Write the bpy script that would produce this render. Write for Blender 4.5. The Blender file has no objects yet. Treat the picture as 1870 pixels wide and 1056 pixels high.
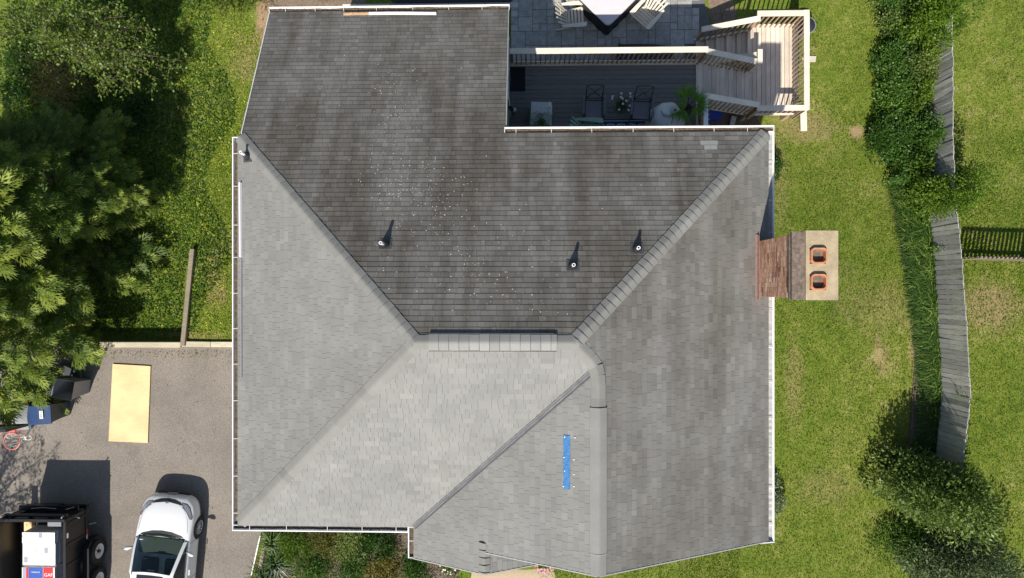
import bpy, bmesh, math, random
import numpy as np
from mathutils import Vector, Matrix

R = math.radians
random.seed(7)
rng = np.random.default_rng(11)
scene = bpy.context.scene
col = scene.collection

# ---------------------------------------------------------------- camera
F, CAMH, NX = 1247.0, 21.5, 970.0          # focal length in photo pixels, height, nadir column
cam_d = bpy.data.cameras.new("camera")
cam = bpy.data.objects.new("camera", cam_d)
col.objects.link(cam)
cam_d.sensor_width = 36.0
cam_d.lens = 36.0 * F / 1870.0
cam_d.clip_end = 3000.0
cam.location = (0, 0, CAMH)
TILT = math.atan((NX - 935.0) / F)
cam.rotation_euler = (0, TILT, 0)
scene.camera = cam

# ---------------------------------------------------------------- light
SUN_EL, SUN_AZ = R(49.2), R(194.7)          # azimuth clockwise from north (+Y)
world = bpy.data.worlds.new("World")
scene.world = world
world.use_nodes = True
nt = world.node_tree
nt.nodes.clear()
sky = nt.nodes.new("ShaderNodeTexSky")
sky.sky_type = 'NISHITA'
sky.sun_disc = False
sky.sun_elevation = SUN_EL
sky.sun_rotation = SUN_AZ
bg = nt.nodes.new("ShaderNodeBackground")
bg.inputs["Strength"].default_value = 0.094
wo = nt.nodes.new("ShaderNodeOutputWorld")
nt.links.new(sky.outputs[0], bg.inputs[0])
nt.links.new(bg.outputs[0], wo.inputs[0])

sd = bpy.data.lights.new("sun", 'SUN')
sd.energy = 5.0
sd.angle = R(0.5)
sd.color = (1.0, 0.94, 0.84)
so = bpy.data.objects.new("sun", sd)
col.objects.link(so)
to_sun = Vector((math.sin(SUN_AZ) * math.cos(SUN_EL), math.cos(SUN_AZ) * math.cos(SUN_EL), math.sin(SUN_EL)))
so.rotation_euler = to_sun.to_track_quat('Z', 'Y').to_euler()
so.location = to_sun * 40

scene.view_settings.view_transform = 'Standard'
scene.view_settings.look = 'None'
scene.view_settings.gamma = 1.0
scene.view_settings.exposure = 0.42

# ---------------------------------------------------------------- survey helpers
CT, ST = math.cos(TILT), math.sin(TILT)
def W(px, py, z):
    """real position of a photo point known to lie at height z"""
    dx, dy = (px - 935.0) / F, (528.0 - py) / F
    x = dx * CT - ST
    zz = dx * ST + CT
    t = (CAMH - z) / zz
    return Vector((x * t, dy * t, z))
def WP(px, py, fn):
    p = W(px, py, 5.5)
    for _ in range(12):
        p = W(px, py, fn(p.x, p.y))
    return p
def sstep(v, a, b):
    t = min(1, max(0, (v - a) / (b - a)))
    return t * t * (3 - 2 * t)
LOG_A, LOG_B = W(352, 455, -.15), W(335, 632, 0.1)
def log_x(y):
    t = (y - LOG_B.y) / (LOG_A.y - LOG_B.y)
    return LOG_B.x + (LOG_A.x - LOG_B.x) * min(1.6, max(-.1, t))
def terrain(x, y):
    z = -.83 * sstep(y, -1.6, 6.0)
    zw = -.42 - .41 * sstep(y, 0.0, 6.5)
    if y > -1.75:
        f = sstep(x, log_x(y) - .25, log_x(y) + .02) if y < 1.6 else sstep(x, log_x(y) - .25 - (y - 1.6) * .6, log_x(y) + .02 + (y - 1.6) * .4)
        z = zw + (z - zw) * f
    return z

# ---------------------------------------------------------------- object helpers
def tag(o, label=None, cat=None, group=None, kind=None):
    if label: o["label"] = label
    if cat: o["category"] = cat
    if group: o["group"] = group
    if kind: o["kind"] = kind
    return o
def empty(name, loc=(0, 0, 0), rz=0.0, label=None, cat=None, group=None):
    o = bpy.data.objects.new(name, None)
    o.empty_display_size = .2
    col.objects.link(o)
    o.location = loc
    o.rotation_euler = (0, 0, rz)
    return tag(o, label, cat, group)
def link(o, parent=None):
    col.objects.link(o)
    if parent: o.parent = parent
    return o

class MB:
    def __init__(s):
        s.v, s.f, s.m, s.t = [], [], [], []      # t = per-face tone
    def add(s, vs, fs, mi=0, tone=None):
        b = len(s.v)
        s.v += [tuple(v) for v in vs]
        for f in fs:
            s.f.append([b + i for i in f]); s.m.append(mi); s.t.append(.5 if tone is None else tone)
        return s
    def box(s, c, d, rz=0, mi=0, tone=None, M=None):
        x, y, z = d[0] / 2, d[1] / 2, d[2] / 2
        vs = [Vector((a * x, b * y, e * z)) for a in (-1, 1) for b in (-1, 1) for e in (-1, 1)]
        Rm = M if M is not None else Matrix.Rotation(rz, 3, 'Z')
        vs = [Rm @ v + Vector(c) for v in vs]
        return s.add(vs, [(0, 1, 3, 2), (4, 6, 7, 5), (0, 4, 5, 1), (2, 3, 7, 6), (0, 2, 6, 4), (1, 5, 7, 3)], mi, tone)
    def bar(s, a, b, w, h, mi=0, tone=None, up=Vector((0, 0, 1))):
        """rectangular bar from a to b, w sideways, h along up"""
        a, b = Vector(a), Vector(b)
        d = (b - a); L = d.length; d = d / L
        u = Vector(up)
        sd_ = d.cross(u)
        if sd_.length < 1e-4: sd_ = d.cross(Vector((1, 0, 0)))
        sd_.normalize(); u2 = sd_.cross(d)
        M = Matrix((d, sd_, u2)).transposed()
        return s.box((a + b) / 2, (L, w, h), mi=mi, tone=tone, M=M)
    def tube(s, pts, r, n=8, mi=0, cap=True, tone=None):
        pts = [Vector(p) for p in pts]
        rs = r if isinstance(r, (list, tuple)) else [r] * len(pts)
        rings, prev = [], None
        for i, p in enumerate(pts):
            d = (pts[min(i + 1, len(pts) - 1)] - pts[max(i - 1, 0)]).normalized()
            a = prev if prev is not None else (Vector((0, 0, 1)) if abs(d.z) < .9 else Vector((1, 0, 0)))
            u = (a - d * a.dot(d))
            if u.length < 1e-5: u = d.orthogonal()
            u.normalize(); prev = u
            w_ = d.cross(u)
            rings.append([p + (u * math.cos(k * 2 * math.pi / n) + w_ * math.sin(k * 2 * math.pi / n)) * rs[i] for k in range(n)])
        vs = [v for g in rings for v in g]
        fs = []
        for i in range(len(pts) - 1):
            for k in range(n):
                k2 = (k + 1) % n
                fs.append((i * n + k, i * n + k2, (i + 1) * n + k2, (i + 1) * n + k))
        if cap:
            fs.append(tuple(range(n))[::-1]); fs.append(tuple((len(pts) - 1) * n + k for k in range(n)))
        return s.add(vs, fs, mi, tone)
    def lathe(s, prof, c=(0, 0, 0), n=20, mi=0, M=None, tone=None):
        """prof: list of (r, z)"""
        c = Vector(c); vs, fs = [], []
        for r_, z in prof:
            for k in range(n):
                a = k * 2 * math.pi / n
                v = Vector((r_ * math.cos(a), r_ * math.sin(a), z))
                vs.append((M @ v if M is not None else v) + c)
        for i in range(len(prof) - 1):
            for k in range(n):
                k2 = (k + 1) % n
                fs.append((i * n + k, i * n + k2, (i + 1) * n + k2, (i + 1) * n + k))
        return s.add(vs, fs, mi, tone)
    def prism(s, poly, z0, z1, mi=0, tone=None):
        n = len(poly)
        vs = [(p[0], p[1], z0) for p in poly] + [(p[0], p[1], z1) for p in poly]
        fs = [tuple(range(n))[::-1], tuple(range(n, 2 * n))] + [(i, (i + 1) % n, n + (i + 1) % n, n + i) for i in range(n)]
        return s.add(vs, fs, mi, tone)
    def build(s, name, mats, parent=None, smooth=False, bevel=0, loc=None, autotone=True):
        me = bpy.data.meshes.new(name)
        me.from_pydata(s.v, [], s.f)
        mats = mats if isinstance(mats, (list, tuple)) else [mats]
        for m in mats: me.materials.append(m)
        me.polygons.foreach_set("material_index", s.m)
        at = me.attributes.new("tone", 'FLOAT', 'FACE')
        at.data.foreach_set("value", s.t)
        if smooth: me.polygons.foreach_set("use_smooth", [True] * len(me.polygons))
        me.update()
        o = bpy.data.objects.new(name, me)
        if loc is not None: o.location = loc
        link(o, parent)
        if bevel:
            b = o.modifiers.new("bevel", 'BEVEL'); b.width = bevel; b.segments = 2; b.limit_method = 'ANGLE'
        return o

def copy_tree(o, parent=None):
    c = o.copy(); col.objects.link(c); c.parent = parent
    for ch in list(o.children): copy_tree(ch, c)
    return c

# ---------------------------------------------------------------- materials
def nodes(name):
    m = bpy.data.materials.new(name); m.use_nodes = True
    t = m.node_tree
    b = t.nodes["Principled BSDF"]
    return m, t, b
def N(t, kind, **kw):
    n = t.nodes.new(kind)
    for k, v in kw.items():
        if hasattr(n, k): setattr(n, k, v)
        else: n.inputs[k].default_value = v
    return n
def ramp(t, fac, stops):
    r = t.nodes.new("ShaderNodeValToRGB")
    e = r.color_ramp.elements
    while len(e) < len(stops): e.new(.5)
    for i, (p, c) in enumerate(stops):
        e[i].position = p; e[i].color = (*c, 1) if len(c) == 3 else c
    t.links.new(fac, r.inputs[0])
    return r
def math_n(t, op, a, b=None, clamp=False):
    n = t.nodes.new("ShaderNodeMath"); n.operation = op; n.use_clamp = clamp
    for i, v in enumerate((a, b)):
        if v is None: continue
        if isinstance(v, (int, float)): n.inputs[i].default_value = v
        else: t.links.new(v, n.inputs[i])
    return n.outputs[0]
def mixc(t, fac, a, b, mode='MIX'):
    n = t.nodes.new("ShaderNodeMix"); n.data_type = 'RGBA'; n.blend_type = mode
    for i, v in ((0, fac), (6, a), (7, b)):
        if isinstance(v, (int, float)): n.inputs[i].default_value = v
        elif isinstance(v, tuple): n.inputs[i].default_value = (*v, 1) if len(v) == 3 else v
        else: t.links.new(v, n.inputs[i])
    return n.outputs[2]
def noise(t, scale, detail=4, rough=.6, vec=None, stretch=None, coord="Object"):
    n = N(t, "ShaderNodeTexNoise"); n.inputs["Scale"].default_value = scale
    n.inputs["Detail"].default_value = detail; n.inputs["Roughness"].default_value = rough
    if vec is None:
        tc = t.nodes.new("ShaderNodeTexCoord"); vec = tc.outputs[coord]
    if stretch:
        mp = t.nodes.new("ShaderNodeMapping"); mp.inputs["Scale"].default_value = stretch
        t.links.new(vec, mp.inputs[0]); vec = mp.outputs[0]
    t.links.new(vec, n.inputs["Vector"])
    return n.outputs["Fac"]
def attr(t, name="tone"):
    a = t.nodes.new("ShaderNodeAttribute"); a.attribute_name = name
    return a.outputs["Fac"]
def mat(name, c, rough=.6, var=.15, scale=6, bump=0, bscale=None, metal=0, spec=.5, tone=0, stretch=None, coat=0):
    """plain surface: colour varied by noise and by the per-face tone"""
    m, t, b = nodes(name)
    nz = noise(t, scale, 5, .65, stretch=stretch)
    lo = tuple(x * (1 - var) for x in c); hi = tuple(min(1, x * (1 + var)) for x in c)
    cr = ramp(t, nz, [(.25, lo), (.75, hi)]).outputs[0]
    if tone:
        k = math_n(t, 'MULTIPLY_ADD', attr(t), 2 * tone); k.node.inputs[2].default_value = 1 - tone
        n = t.nodes.new("ShaderNodeVectorMath"); n.operation = 'SCALE'
        t.links.new(cr, n.inputs[0]); t.links.new(k, n.inputs["Scale"]); cr = n.outputs[0]
    t.links.new(cr, b.inputs["Base Color"])
    b.inputs["Roughness"].default_value = rough
    b.inputs["Metallic"].default_value = metal
    b.inputs["Specular IOR Level"].default_value = spec
    if coat: b.inputs["Coat Weight"].default_value = coat; b.inputs["Coat Roughness"].default_value = .04
    if bump:
        bp = t.nodes.new("ShaderNodeBump"); bp.inputs["Strength"].default_value = bump; bp.inputs["Distance"].default_value = .01
        t.links.new(noise(t, bscale or scale * 4, 4, .6, stretch=stretch), bp.inputs["Height"])
        t.links.new(bp.outputs[0], b.inputs["Normal"])
    return m
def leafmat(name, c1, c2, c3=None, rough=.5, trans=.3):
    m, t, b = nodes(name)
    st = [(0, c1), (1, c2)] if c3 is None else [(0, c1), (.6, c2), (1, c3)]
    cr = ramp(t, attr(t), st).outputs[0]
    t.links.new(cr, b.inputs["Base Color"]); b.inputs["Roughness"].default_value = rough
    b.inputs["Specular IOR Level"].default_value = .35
    tr = t.nodes.new("ShaderNodeBsdfTranslucent")
    bright = mixc(t, 1.0, cr, (1.3, 1.35, .8), 'MULTIPLY')
    t.links.new(bright, tr.inputs[0])
    mx = t.nodes.new("ShaderNodeMixShader"); mx.inputs[0].default_value = trans
    t.links.new(b.outputs[0], mx.inputs[1]); t.links.new(tr.outputs[0], mx.inputs[2])
    t.links.new(mx.outputs[0], t.nodes["Material Output"].inputs[0])
    return m

def shingle_mat(name, base, tonev=.22, stains=True):
    m, t, b = nodes(name)
    tc = t.nodes.new("ShaderNodeTexCoord").outputs["Object"]
    gran = noise(t, 95, 2, .7, tc)
    med = noise(t, 1.1, 5, .6, tc)
    k1 = math_n(t, 'MULTIPLY_ADD', attr(t), 2 * tonev); k1.node.inputs[2].default_value = 1 - tonev
    k2 = math_n(t, 'MULTIPLY_ADD', gran, .5); k2.node.inputs[2].default_value = .75
    k3 = math_n(t, 'MULTIPLY_ADD', med, .5); k3.node.inputs[2].default_value = .75
    k = math_n(t, 'MULTIPLY', math_n(t, 'MULTIPLY', k1, k2), k3)
    n = t.nodes.new("ShaderNodeVectorMath"); n.operation = 'SCALE'
    n.inputs[0].default_value = base; t.links.new(k, n.inputs["Scale"])
    out = n.outputs[0]
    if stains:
        # brown-black algae streaks, over an even darkening set per slope in the mesh
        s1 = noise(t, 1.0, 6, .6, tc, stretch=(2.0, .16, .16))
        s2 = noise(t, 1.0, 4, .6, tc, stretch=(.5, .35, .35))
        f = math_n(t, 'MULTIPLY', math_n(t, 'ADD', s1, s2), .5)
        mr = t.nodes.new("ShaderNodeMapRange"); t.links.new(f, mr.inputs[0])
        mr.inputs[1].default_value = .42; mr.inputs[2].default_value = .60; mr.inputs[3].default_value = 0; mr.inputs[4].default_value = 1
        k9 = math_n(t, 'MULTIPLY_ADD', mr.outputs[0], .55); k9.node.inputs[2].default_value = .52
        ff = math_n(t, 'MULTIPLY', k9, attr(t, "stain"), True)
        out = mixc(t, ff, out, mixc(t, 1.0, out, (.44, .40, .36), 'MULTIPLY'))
    t.links.new(out, b.inputs["Base Color"])
    b.inputs["Roughness"].default_value = .92; b.inputs["Specular IOR Level"].default_value = .2
    bp = t.nodes.new("ShaderNodeBump"); bp.inputs["Strength"].default_value = .35; bp.inputs["Distance"].default_value = .004
    t.links.new(gran, bp.inputs["Height"]); t.links.new(bp.outputs[0], b.inputs["Normal"])
    return m

def lawn_mat():
    m, t, b = nodes("lawn")
    tc = t.nodes.new("ShaderNodeTexCoord").outputs["Object"]
    big = noise(t, .25, 5, .65, tc); mid = noise(t, 2.4, 7, .75, tc); fine = noise(t, 26, 3, .7, tc)
    f1 = math_n(t, 'MULTIPLY_ADD', big, .45); t.links.new(math_n(t, 'MULTIPLY', mid, .55), f1.node.inputs[2])
    g = ramp(t, f1, [(.32, (.045, .085, .011)), (.45, (.115, .165, .020)), (.56, (.175, .205, .038)), (.66, (.32, .28, .12))]).outputs[0]
    g = mixc(t, .75, g, ramp(t, fine, [(.3, (.35, .35, .35)), (.7, (1.45, 1.45, 1.45))]).outputs[0], 'MULTIPLY')
    # worn bare patches with their own shapes
    sep = t.nodes.new("ShaderNodeSeparateXYZ"); t.links.new(tc, sep.inputs[0])
    wob = math_n(t, 'MULTIPLY', math_n(t, 'SUBTRACT', noise(t, 2.6, 7, .8, tc), .5), 3.0)
    tot = None
    for (px, py, rx, ry, s) in [(1573, 238, .24, .26, .9), (1595, 650, .22, .5, .55), (1590, 625, .12, .3, .5), (1425, 300, .25, 2.2, .25), (1440, 690, .3, 1.5, .3), (478, 40, .35, 1.2, 1), (412, 540, .2, .3, .8), (1660, 600, .25, 2.6, .6), (1640, 250, .18, 3.2, .55),
                                (1590, 560, 1.3, .8, .25), (1480, 230, .9, .5, .5), (90, 170, .8, 1.6, .6), (440, 100, .5, .8, .4), (1500, 500, .8, .5, .2), (1790, 560, 1.0, .8, .6), (1500, 880, .9, .6, .25), (402, 500, .3, 1.0, .5), (355, 610, 1.2, .12, .6)]:
        p = W(px, py, -.5)
        dx = math_n(t, 'DIVIDE', math_n(t, 'SUBTRACT', sep.outputs[0], p.x), rx)
        dy = math_n(t, 'DIVIDE', math_n(t, 'SUBTRACT', sep.outputs[1], p.y), ry)
        d = math_n(t, 'SQRT', math_n(t, 'ADD', math_n(t, 'MULTIPLY', dx, dx), math_n(t, 'MULTIPLY', dy, dy)))
        d = math_n(t, 'ADD', d, wob)
        mr = t.nodes.new("ShaderNodeMapRange"); t.links.new(d, mr.inputs[0])
        mr.inputs[1].default_value = 1.25; mr.inputs[2].default_value = .55; mr.inputs[3].default_value = 0; mr.inputs[4].default_value = s
        tot = mr.outputs[0] if tot is None else math_n(t, 'MAXIMUM', tot, mr.outputs[0])
    soil = ramp(t, fine, [(.2, (.22, .14, .075)), (.8, (.42, .30, .18))]).outputs[0]
    out = mixc(t, tot, g, soil)
    t.links.new(out, b.inputs["Base Color"]); b.inputs["Roughness"].default_value = .95; b.inputs["Specular IOR Level"].default_value = .1
    bp = t.nodes.new("ShaderNodeBump"); bp.inputs["Strength"].default_value = .9; bp.inputs["Distance"].default_value = .03
    t.links.new(noise(t, 20, 4, .7, tc), bp.inputs["Height"]); t.links.new(bp.outputs[0], b.inputs["Normal"])
    return m

def asphalt_mat():
    m, t, b = nodes("old_asphalt")
    tc = t.nodes.new("ShaderNodeTexCoord").outputs["Object"]
    fine = noise(t, 30, 5, .85, tc); big = noise(t, .5, 8, .7, tc)
    c = ramp(t, big, [(.3, (.160, .142, .124)), (.7, (.235, .208, .18))]).outputs[0]
    c = mixc(t, .8, c, ramp(t, fine, [(.34, (.5, .5, .5)), (.5, (1, 1, 1)), (.66, (1.7, 1.66, 1.6))]).outputs[0], 'MULTIPLY')
    st_ = noise(t, .9, 6, .7, tc, stretch=(1, .6, 1)); c = mixc(t, ramp(t, st_, [(.60, (0, 0, 0)), (.70, (.55, .55, .55))]).outputs[0], c, mixc(t, 1.0, c, (.62, .62, .64), 'MULTIPLY'))
    cr = t.nodes.new("ShaderNodeTexVoronoi"); cr.feature = 'DISTANCE_TO_EDGE'; cr.inputs["Scale"].default_value = .45
    mpv = t.nodes.new("ShaderNodeMixRGB"); mpv.inputs[0].default_value = .12
    nn = N(t, "ShaderNodeTexNoise"); nn.inputs["Scale"].default_value = 1.5; nn.inputs["Detail"].default_value = 6; t.links.new(tc, nn.inputs["Vector"])
    t.links.new(tc, mpv.inputs[1]); t.links.new(nn.outputs["Color"], mpv.inputs[2]); t.links.new(mpv.outputs[0], cr.inputs["Vector"])
    mr = t.nodes.new("ShaderNodeMapRange"); t.links.new(cr.outputs["Distance"], mr.inputs[0]); mr.inputs[1].default_value = 0; mr.inputs[2].default_value = .008; mr.inputs[3].default_value = .10; mr.inputs[4].default_value = 0
    c = mixc(t, mr.outputs[0], c, (.05, .045, .04))
    t.links.new(c, b.inputs["Base Color"]); b.inputs["Roughness"].default_value = .93; b.inputs["Specular IOR Level"].default_value = .25
    bp = t.nodes.new("ShaderNodeBump"); bp.inputs["Strength"].default_value = .6; bp.inputs["Distance"].default_value = .006
    t.links.new(fine, bp.inputs["Height"]); t.links.new(bp.outputs[0], b.inputs["Normal"])
    return m

def brick_mat(name, c1, c2, mortar, sc=1.0, rot=None):
    m, t, b = nodes(name)
    tc = t.nodes.new("ShaderNodeTexCoord").outputs["Object"]
    v = tc
    mp = t.nodes.new("ShaderNodeMapping"); t.links.new(tc, mp.inputs[0]); v = mp.outputs[0]
    if rot: mp.inputs["Rotation"].default_value = rot
    br = t.nodes.new("ShaderNodeTexBrick"); t.links.new(v, br.inputs["Vector"])
    br.inputs["Color1"].default_value = (*c1, 1); br.inputs["Color2"].default_value = (*c2, 1); br.inputs["Mortar"].default_value = (*mortar, 1)
    br.inputs["Scale"].default_value = sc; br.inputs["Brick Width"].default_value = .21; br.inputs["Row Height"].default_value = .073; br.inputs["Mortar Size"].default_value = .008
    c = mixc(t, .7, br.outputs["Color"], ramp(t, noise(t, 9, 5, .7, tc), [(.25, (.55, .5, .5)), (.75, (1.35, 1.3, 1.25))]).outputs[0], 'MULTIPLY')
    t.links.new(c, b.inputs["Base Color"]); b.inputs["Roughness"].default_value = .9; b.inputs["Specular IOR Level"].default_value = .2
    bp = t.nodes.new("ShaderNodeBump"); bp.inputs["Strength"].default_value = .6; bp.inputs["Distance"].default_value = .006; bp.invert = True
    t.links.new(br.outputs["Fac"], bp.inputs["Height"]); t.links.new(bp.outputs[0], b.inputs["Normal"])
    return m
def wood_mat(name, c, var=.3, tone=.2, stretch=(1, 14, 14), rough=.85):
    m, t, b = nodes(name)
    tc = t.nodes.new("ShaderNodeTexCoord").outputs["Object"]
    g = noise(t, 3.0, 6, .7, tc, stretch=stretch); big = noise(t, 1.3, 3, .6, tc)
    cr = ramp(t, g, [(.3, tuple(x * (1 - var) for x in c)), (.7, tuple(x * (1 + var * .6) for x in c))]).outputs[0]
    cr = mixc(t, .5, cr, ramp(t, big, [(.3, (.75, .75, .75)), (.7, (1.2, 1.2, 1.2))]).outputs[0], 'MULTIPLY')
    k = math_n(t, 'MULTIPLY_ADD', attr(t), 2 * tone); k.node.inputs[2].default_value = 1 - tone
    n = t.nodes.new("ShaderNodeVectorMath"); n.operation = 'SCALE'; t.links.new(cr, n.inputs[0]); t.links.new(k, n.inputs["Scale"])
    t.links.new(n.outputs[0], b.inputs["Base Color"]); b.inputs["Roughness"].default_value = rough; b.inputs["Specular IOR Level"].default_value = .25
    return m
def glass_mat(name, tint, rough=.02):
    m, t, b = nodes(name)
    t.nodes.remove(b)
    tr = t.nodes.new("ShaderNodeBsdfTransparent"); tr.inputs[0].default_value = (*tint, 1)
    gl = t.nodes.new("ShaderNodeBsdfGlossy"); gl.inputs["Roughness"].default_value = rough
    fr = t.nodes.new("ShaderNodeFresnel"); fr.inputs[0].default_value = 1.5
    mx = t.nodes.new("ShaderNodeMixShader"); t.links.new(fr.outputs[0], mx.inputs[0]); t.links.new(tr.outputs[0], mx.inputs[1]); t.links.new(gl.outputs[0], mx.inputs[2])
    t.links.new(mx.outputs[0], t.nodes["Material Output"].inputs[0])
    return m

M = {}
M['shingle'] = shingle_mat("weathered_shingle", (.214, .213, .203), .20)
M['cap'] = shingle_mat("hip_cap_shingle", (.198, .197, .184), .12, False)
M['newcap'] = shingle_mat("new_shingle", (.25, .247, .238), .12, False)
M['strip'] = shingle_mat("ridge_strip_felt", (.215, .213, .204), .08, False)
M['under'] = mat("roof_underlay", (.035, .034, .033), .95)
M['lawn'] = lawn_mat()
M['asphalt'] = asphalt_mat()
M['white'] = mat("white_aluminium", (.78, .78, .77), .4, .05, 3)
M['fascia'] = mat("white_fascia", (.7, .7, .69), .5, .08, 4)
M['debris'] = mat("gutter_debris", (.10, .07, .045), .95, .7, 18, .8, 40)
M['siding'] = mat("sage_siding", (.20, .235, .19), .6, .08, 2)
M['black_rubber'] = mat("black_rubber", (.02, .021, .024), .55, .2, 8)
M['flash'] = mat("dark_flashing", (.05, .052, .058), .6, .25, 9)
M['valley'] = mat("grey_flashing", (.115, .115, .12), .55, .25, 5, metal=.2)
M['pvc'] = mat("white_pvc", (.8, .8, .78), .4, .05)
M['hole'] = mat("dark_hole", (.008, .008, .008), .9, 0)
M['tarp'] = mat("blue_tarp", (.035, .155, .36), .5, .25, 22, .8, 30)
M['copper'] = mat("rusty_flashing", (.20, .125, .105), .7, .3, 10)
M['brick'] = brick_mat("chimney_brick", (.50, .29, .19), (.33, .185, .125), (.56, .48, .39), rot=(R(90), 0, R(90)))
M['brickns'] = brick_mat("chimney_brick_side", (.36, .13, .075), (.25, .10, .065), (.38, .32, .26), rot=(R(90), 0, 0))
def tonemat(name, stops, rough=.9):
    m, t, b = nodes(name); tc = t.nodes.new("ShaderNodeTexCoord").outputs["Object"]
    c = ramp(t, attr(t), stops).outputs[0]
    c = mixc(t, .8, c, ramp(t, noise(t, 14, 6, .75, tc), [(.3, (.6, .58, .56)), (.7, (1.35, 1.33, 1.3))]).outputs[0], 'MULTIPLY')
    t.links.new(c, b.inputs["Base Color"]); b.inputs["Roughness"].default_value = rough; b.inputs["Specular IOR Level"].default_value = .2
    return m
M['bricks'] = tonemat("weathered_brick", [(0, (.20, .11, .08)), (.35, (.40, .21, .14)), (.7, (.52, .32, .22)), (1, (.60, .47, .38))])
M['mortar'] = mat("chimney_mortar", (.46, .39, .31), .95, .3, 12)
M['paver'] = brick_mat("porch_brick", (.48, .24, .13), (.40, .20, .12), (.42, .34, .26))
M['cement'] = mat("chimney_cement", (.36, .29, .185), .9, .3, 4, .7, 30)
M['clay'] = mat("clay_flue", (.46, .19, .09), .8, .25, 8)
M['soot'] = mat("soot", (.012, .01, .009), .95)
M['wood'] = wood_mat("weathered_decking", (.66, .57, .47), .25, .17)
M['woody'] = wood_mat("weathered_decking_cross", (.66, .57, .47), .25, .17, (14, 1, 14))
M['railw'] = wood_mat("rail_lumber", (.68, .61, .51), .18, .1)
M['railc'] = wood_mat("rail_lumber_cross", (.68, .61, .51), .18, .1, (14, 1, 14))
M['balw'] = wood_mat("baluster_lumber", (.42, .30, .20), .3, .2, (14, 14, 1))
M['composite'] = mat("grey_composite", (.165, .155, .14), .75, .2, 5, .3, 30, tone=.12, stretch=(1, 8, 8))
M['fencew'] = wood_mat("grey_fence", (.40, .39, .37), .35, .2, (9, 9, .8))
M['timber'] = wood_mat("landscape_timber", (.27, .225, .165), .35, .15)
M['timberw'] = wood_mat("pale_timber", (.50, .44, .33), .3, .15)
M['pickw'] = wood_mat("picket_wood", (.30, .24, .18), .3, .25, (9, 9, .8))
M['bark'] = mat("bark", (.085, .065, .045), .9, .4, 12, .8, 40)
M['ply'] = wood_mat("yellow_plywood", (.74, .53, .29), .06, .02, (1, 5, 1))
M['soil'] = mat("mulch_soil", (.13, .095, .07), .95, .55, 14, 1, 40)
M['mulch'] = mat("brown_mulch", (.19, .14, .10), .95, .5, 22, 1, 60)
M['aggregate'] = mat("tan_gravel_path", (.42, .33, .22), .95, .4, 40, .8, 60)
M['slab'] = mat("slab_joint", (.12, .125, .125), .9, .2, 6)
M['stone'] = mat("stamped_concrete", (.34, .335, .31), .7, .32, 7, .6, 14, tone=.16)
M['curb'] = mat("pale_concrete", (.50, .45, .38), .85, .12, 6, tone=.2)
M['carpaint'] = mat("white_car_paint", (.70, .71, .72), .28, .01, 2, coat=1)
M['carglass'] = glass_mat("car_glass", (.60, .70, .64))
M['sideglass'] = glass_mat("side_glass", (.10, .12, .115))
M['trimgrey'] = mat('grey_rake_trim', (.34, .34, .33), .6, .1)
M['sootbrick'] = mat('sooty_brick', (.15, .115, .09), .95, .6, 14, .8, 40)
M['blackgloss'] = mat("black_trim", (.012, .012, .014), .3, .1)
M['tyre'] = mat("tyre_rubber", (.022, .022, .023), .85, .2, 20)
M['alloy'] = mat("alloy_rim", (.55, .55, .57), .4, .05, 5, metal=.3)
M['chrome'] = mat("chrome", (.6, .6, .62), .15, 0, metal=1)
M['lampglass'] = mat("headlight_lens", (.38, .39, .41), .1, .5, 22, metal=.5)
M['amber'] = mat("amber_lens", (.35, .06, .02), .2)
M['carseat'] = mat("grey_car_seat", (.10, .105, .10), .8, .2)
M['cardash'] = mat("car_dash", (.03, .034, .034), .6, .2)
M['trailer'] = mat("black_trailer_paint", (.012, .012, .013), .35, .3, 6)
M['trailerfloor'] = mat("trailer_floor", (.02, .018, .016), .8, .4, 4)
M['rimwhite'] = mat("white_steel_rim", (.75, .76, .77), .4, .03)
M['red'] = mat("red_print", (.55, .02, .03), .4, .1)
M['blue'] = mat("blue_print", (.03, .09, .38), .4, .1)
M['greyprint'] = mat("grey_print", (.30, .31, .36), .6, .1)
M['wrap'] = mat("white_wrapper", (.74, .73, .70), .45, .06, 9, .4, 30)
M['sidewrap'] = mat("side_wrapper", (.58, .59, .62), .5, .35, 22)
M['grey_bin'] = mat("grey_bin_plastic", (.20, .21, .225), .5, .12, 6)
M['dark_bin'] = mat("dark_bin_plastic", (.05, .06, .065), .5, .15, 6)
M['blue_bin'] = mat("blue_bin_plastic", (.018, .05, .14), .45, .15, 6)
M['orange'] = mat("hoop_red_paint", (.62, .13, .11), .45, .1, 10)
M['net'] = mat("net_cord", (.62, .60, .56), .8, .1)
M['acrylic'] = mat("backboard_panel", (.34, .36, .37), .3, .1)
M['steel'] = mat("grey_steel", (.42, .43, .45), .4, .1, 6, metal=.5)
M['chairw'] = mat("cream_chair", (.66, .60, .49), .6, .08, 9)
M['chairg'] = mat("sage_green_chair", (.24, .38, .27), .6, .1, 8)
M['cover_lilac'] = mat("lilac_cover", (.58, .53, .55), .75, .06, 3, .3, 10)
M['cover_dark'] = mat("dark_cover_skirt", (.02, .022, .027), .7, .2, 5)
M['cover_grey'] = mat("grey_cover", (.52, .53, .52), .75, .1, 3, .5, 8)
M['sling'] = mat("grey_sling", (.17, .16, .18), .8, .12, 30)
M['frame'] = mat("dark_metal_frame", (.02, .021, .024), .45, .15)
M['armm'] = mat("grey_armrest", (.13, .135, .145), .5, .1)
M['terracotta'] = mat("plant_pot", (.09, .07, .06), .8, .2)
M['mat'] = mat("door_mat", (.012, .013, .015), .95, .3, 30)
M['glassdark'] = mat("window_glass", (.02, .025, .03), .08, .1)
M['petal'] = mat("pale_petals", (.74, .62, .66), .6, .1)
M['pink'] = mat("pink_petals", (.70, .25, .38), .6, .35, 30)
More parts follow.
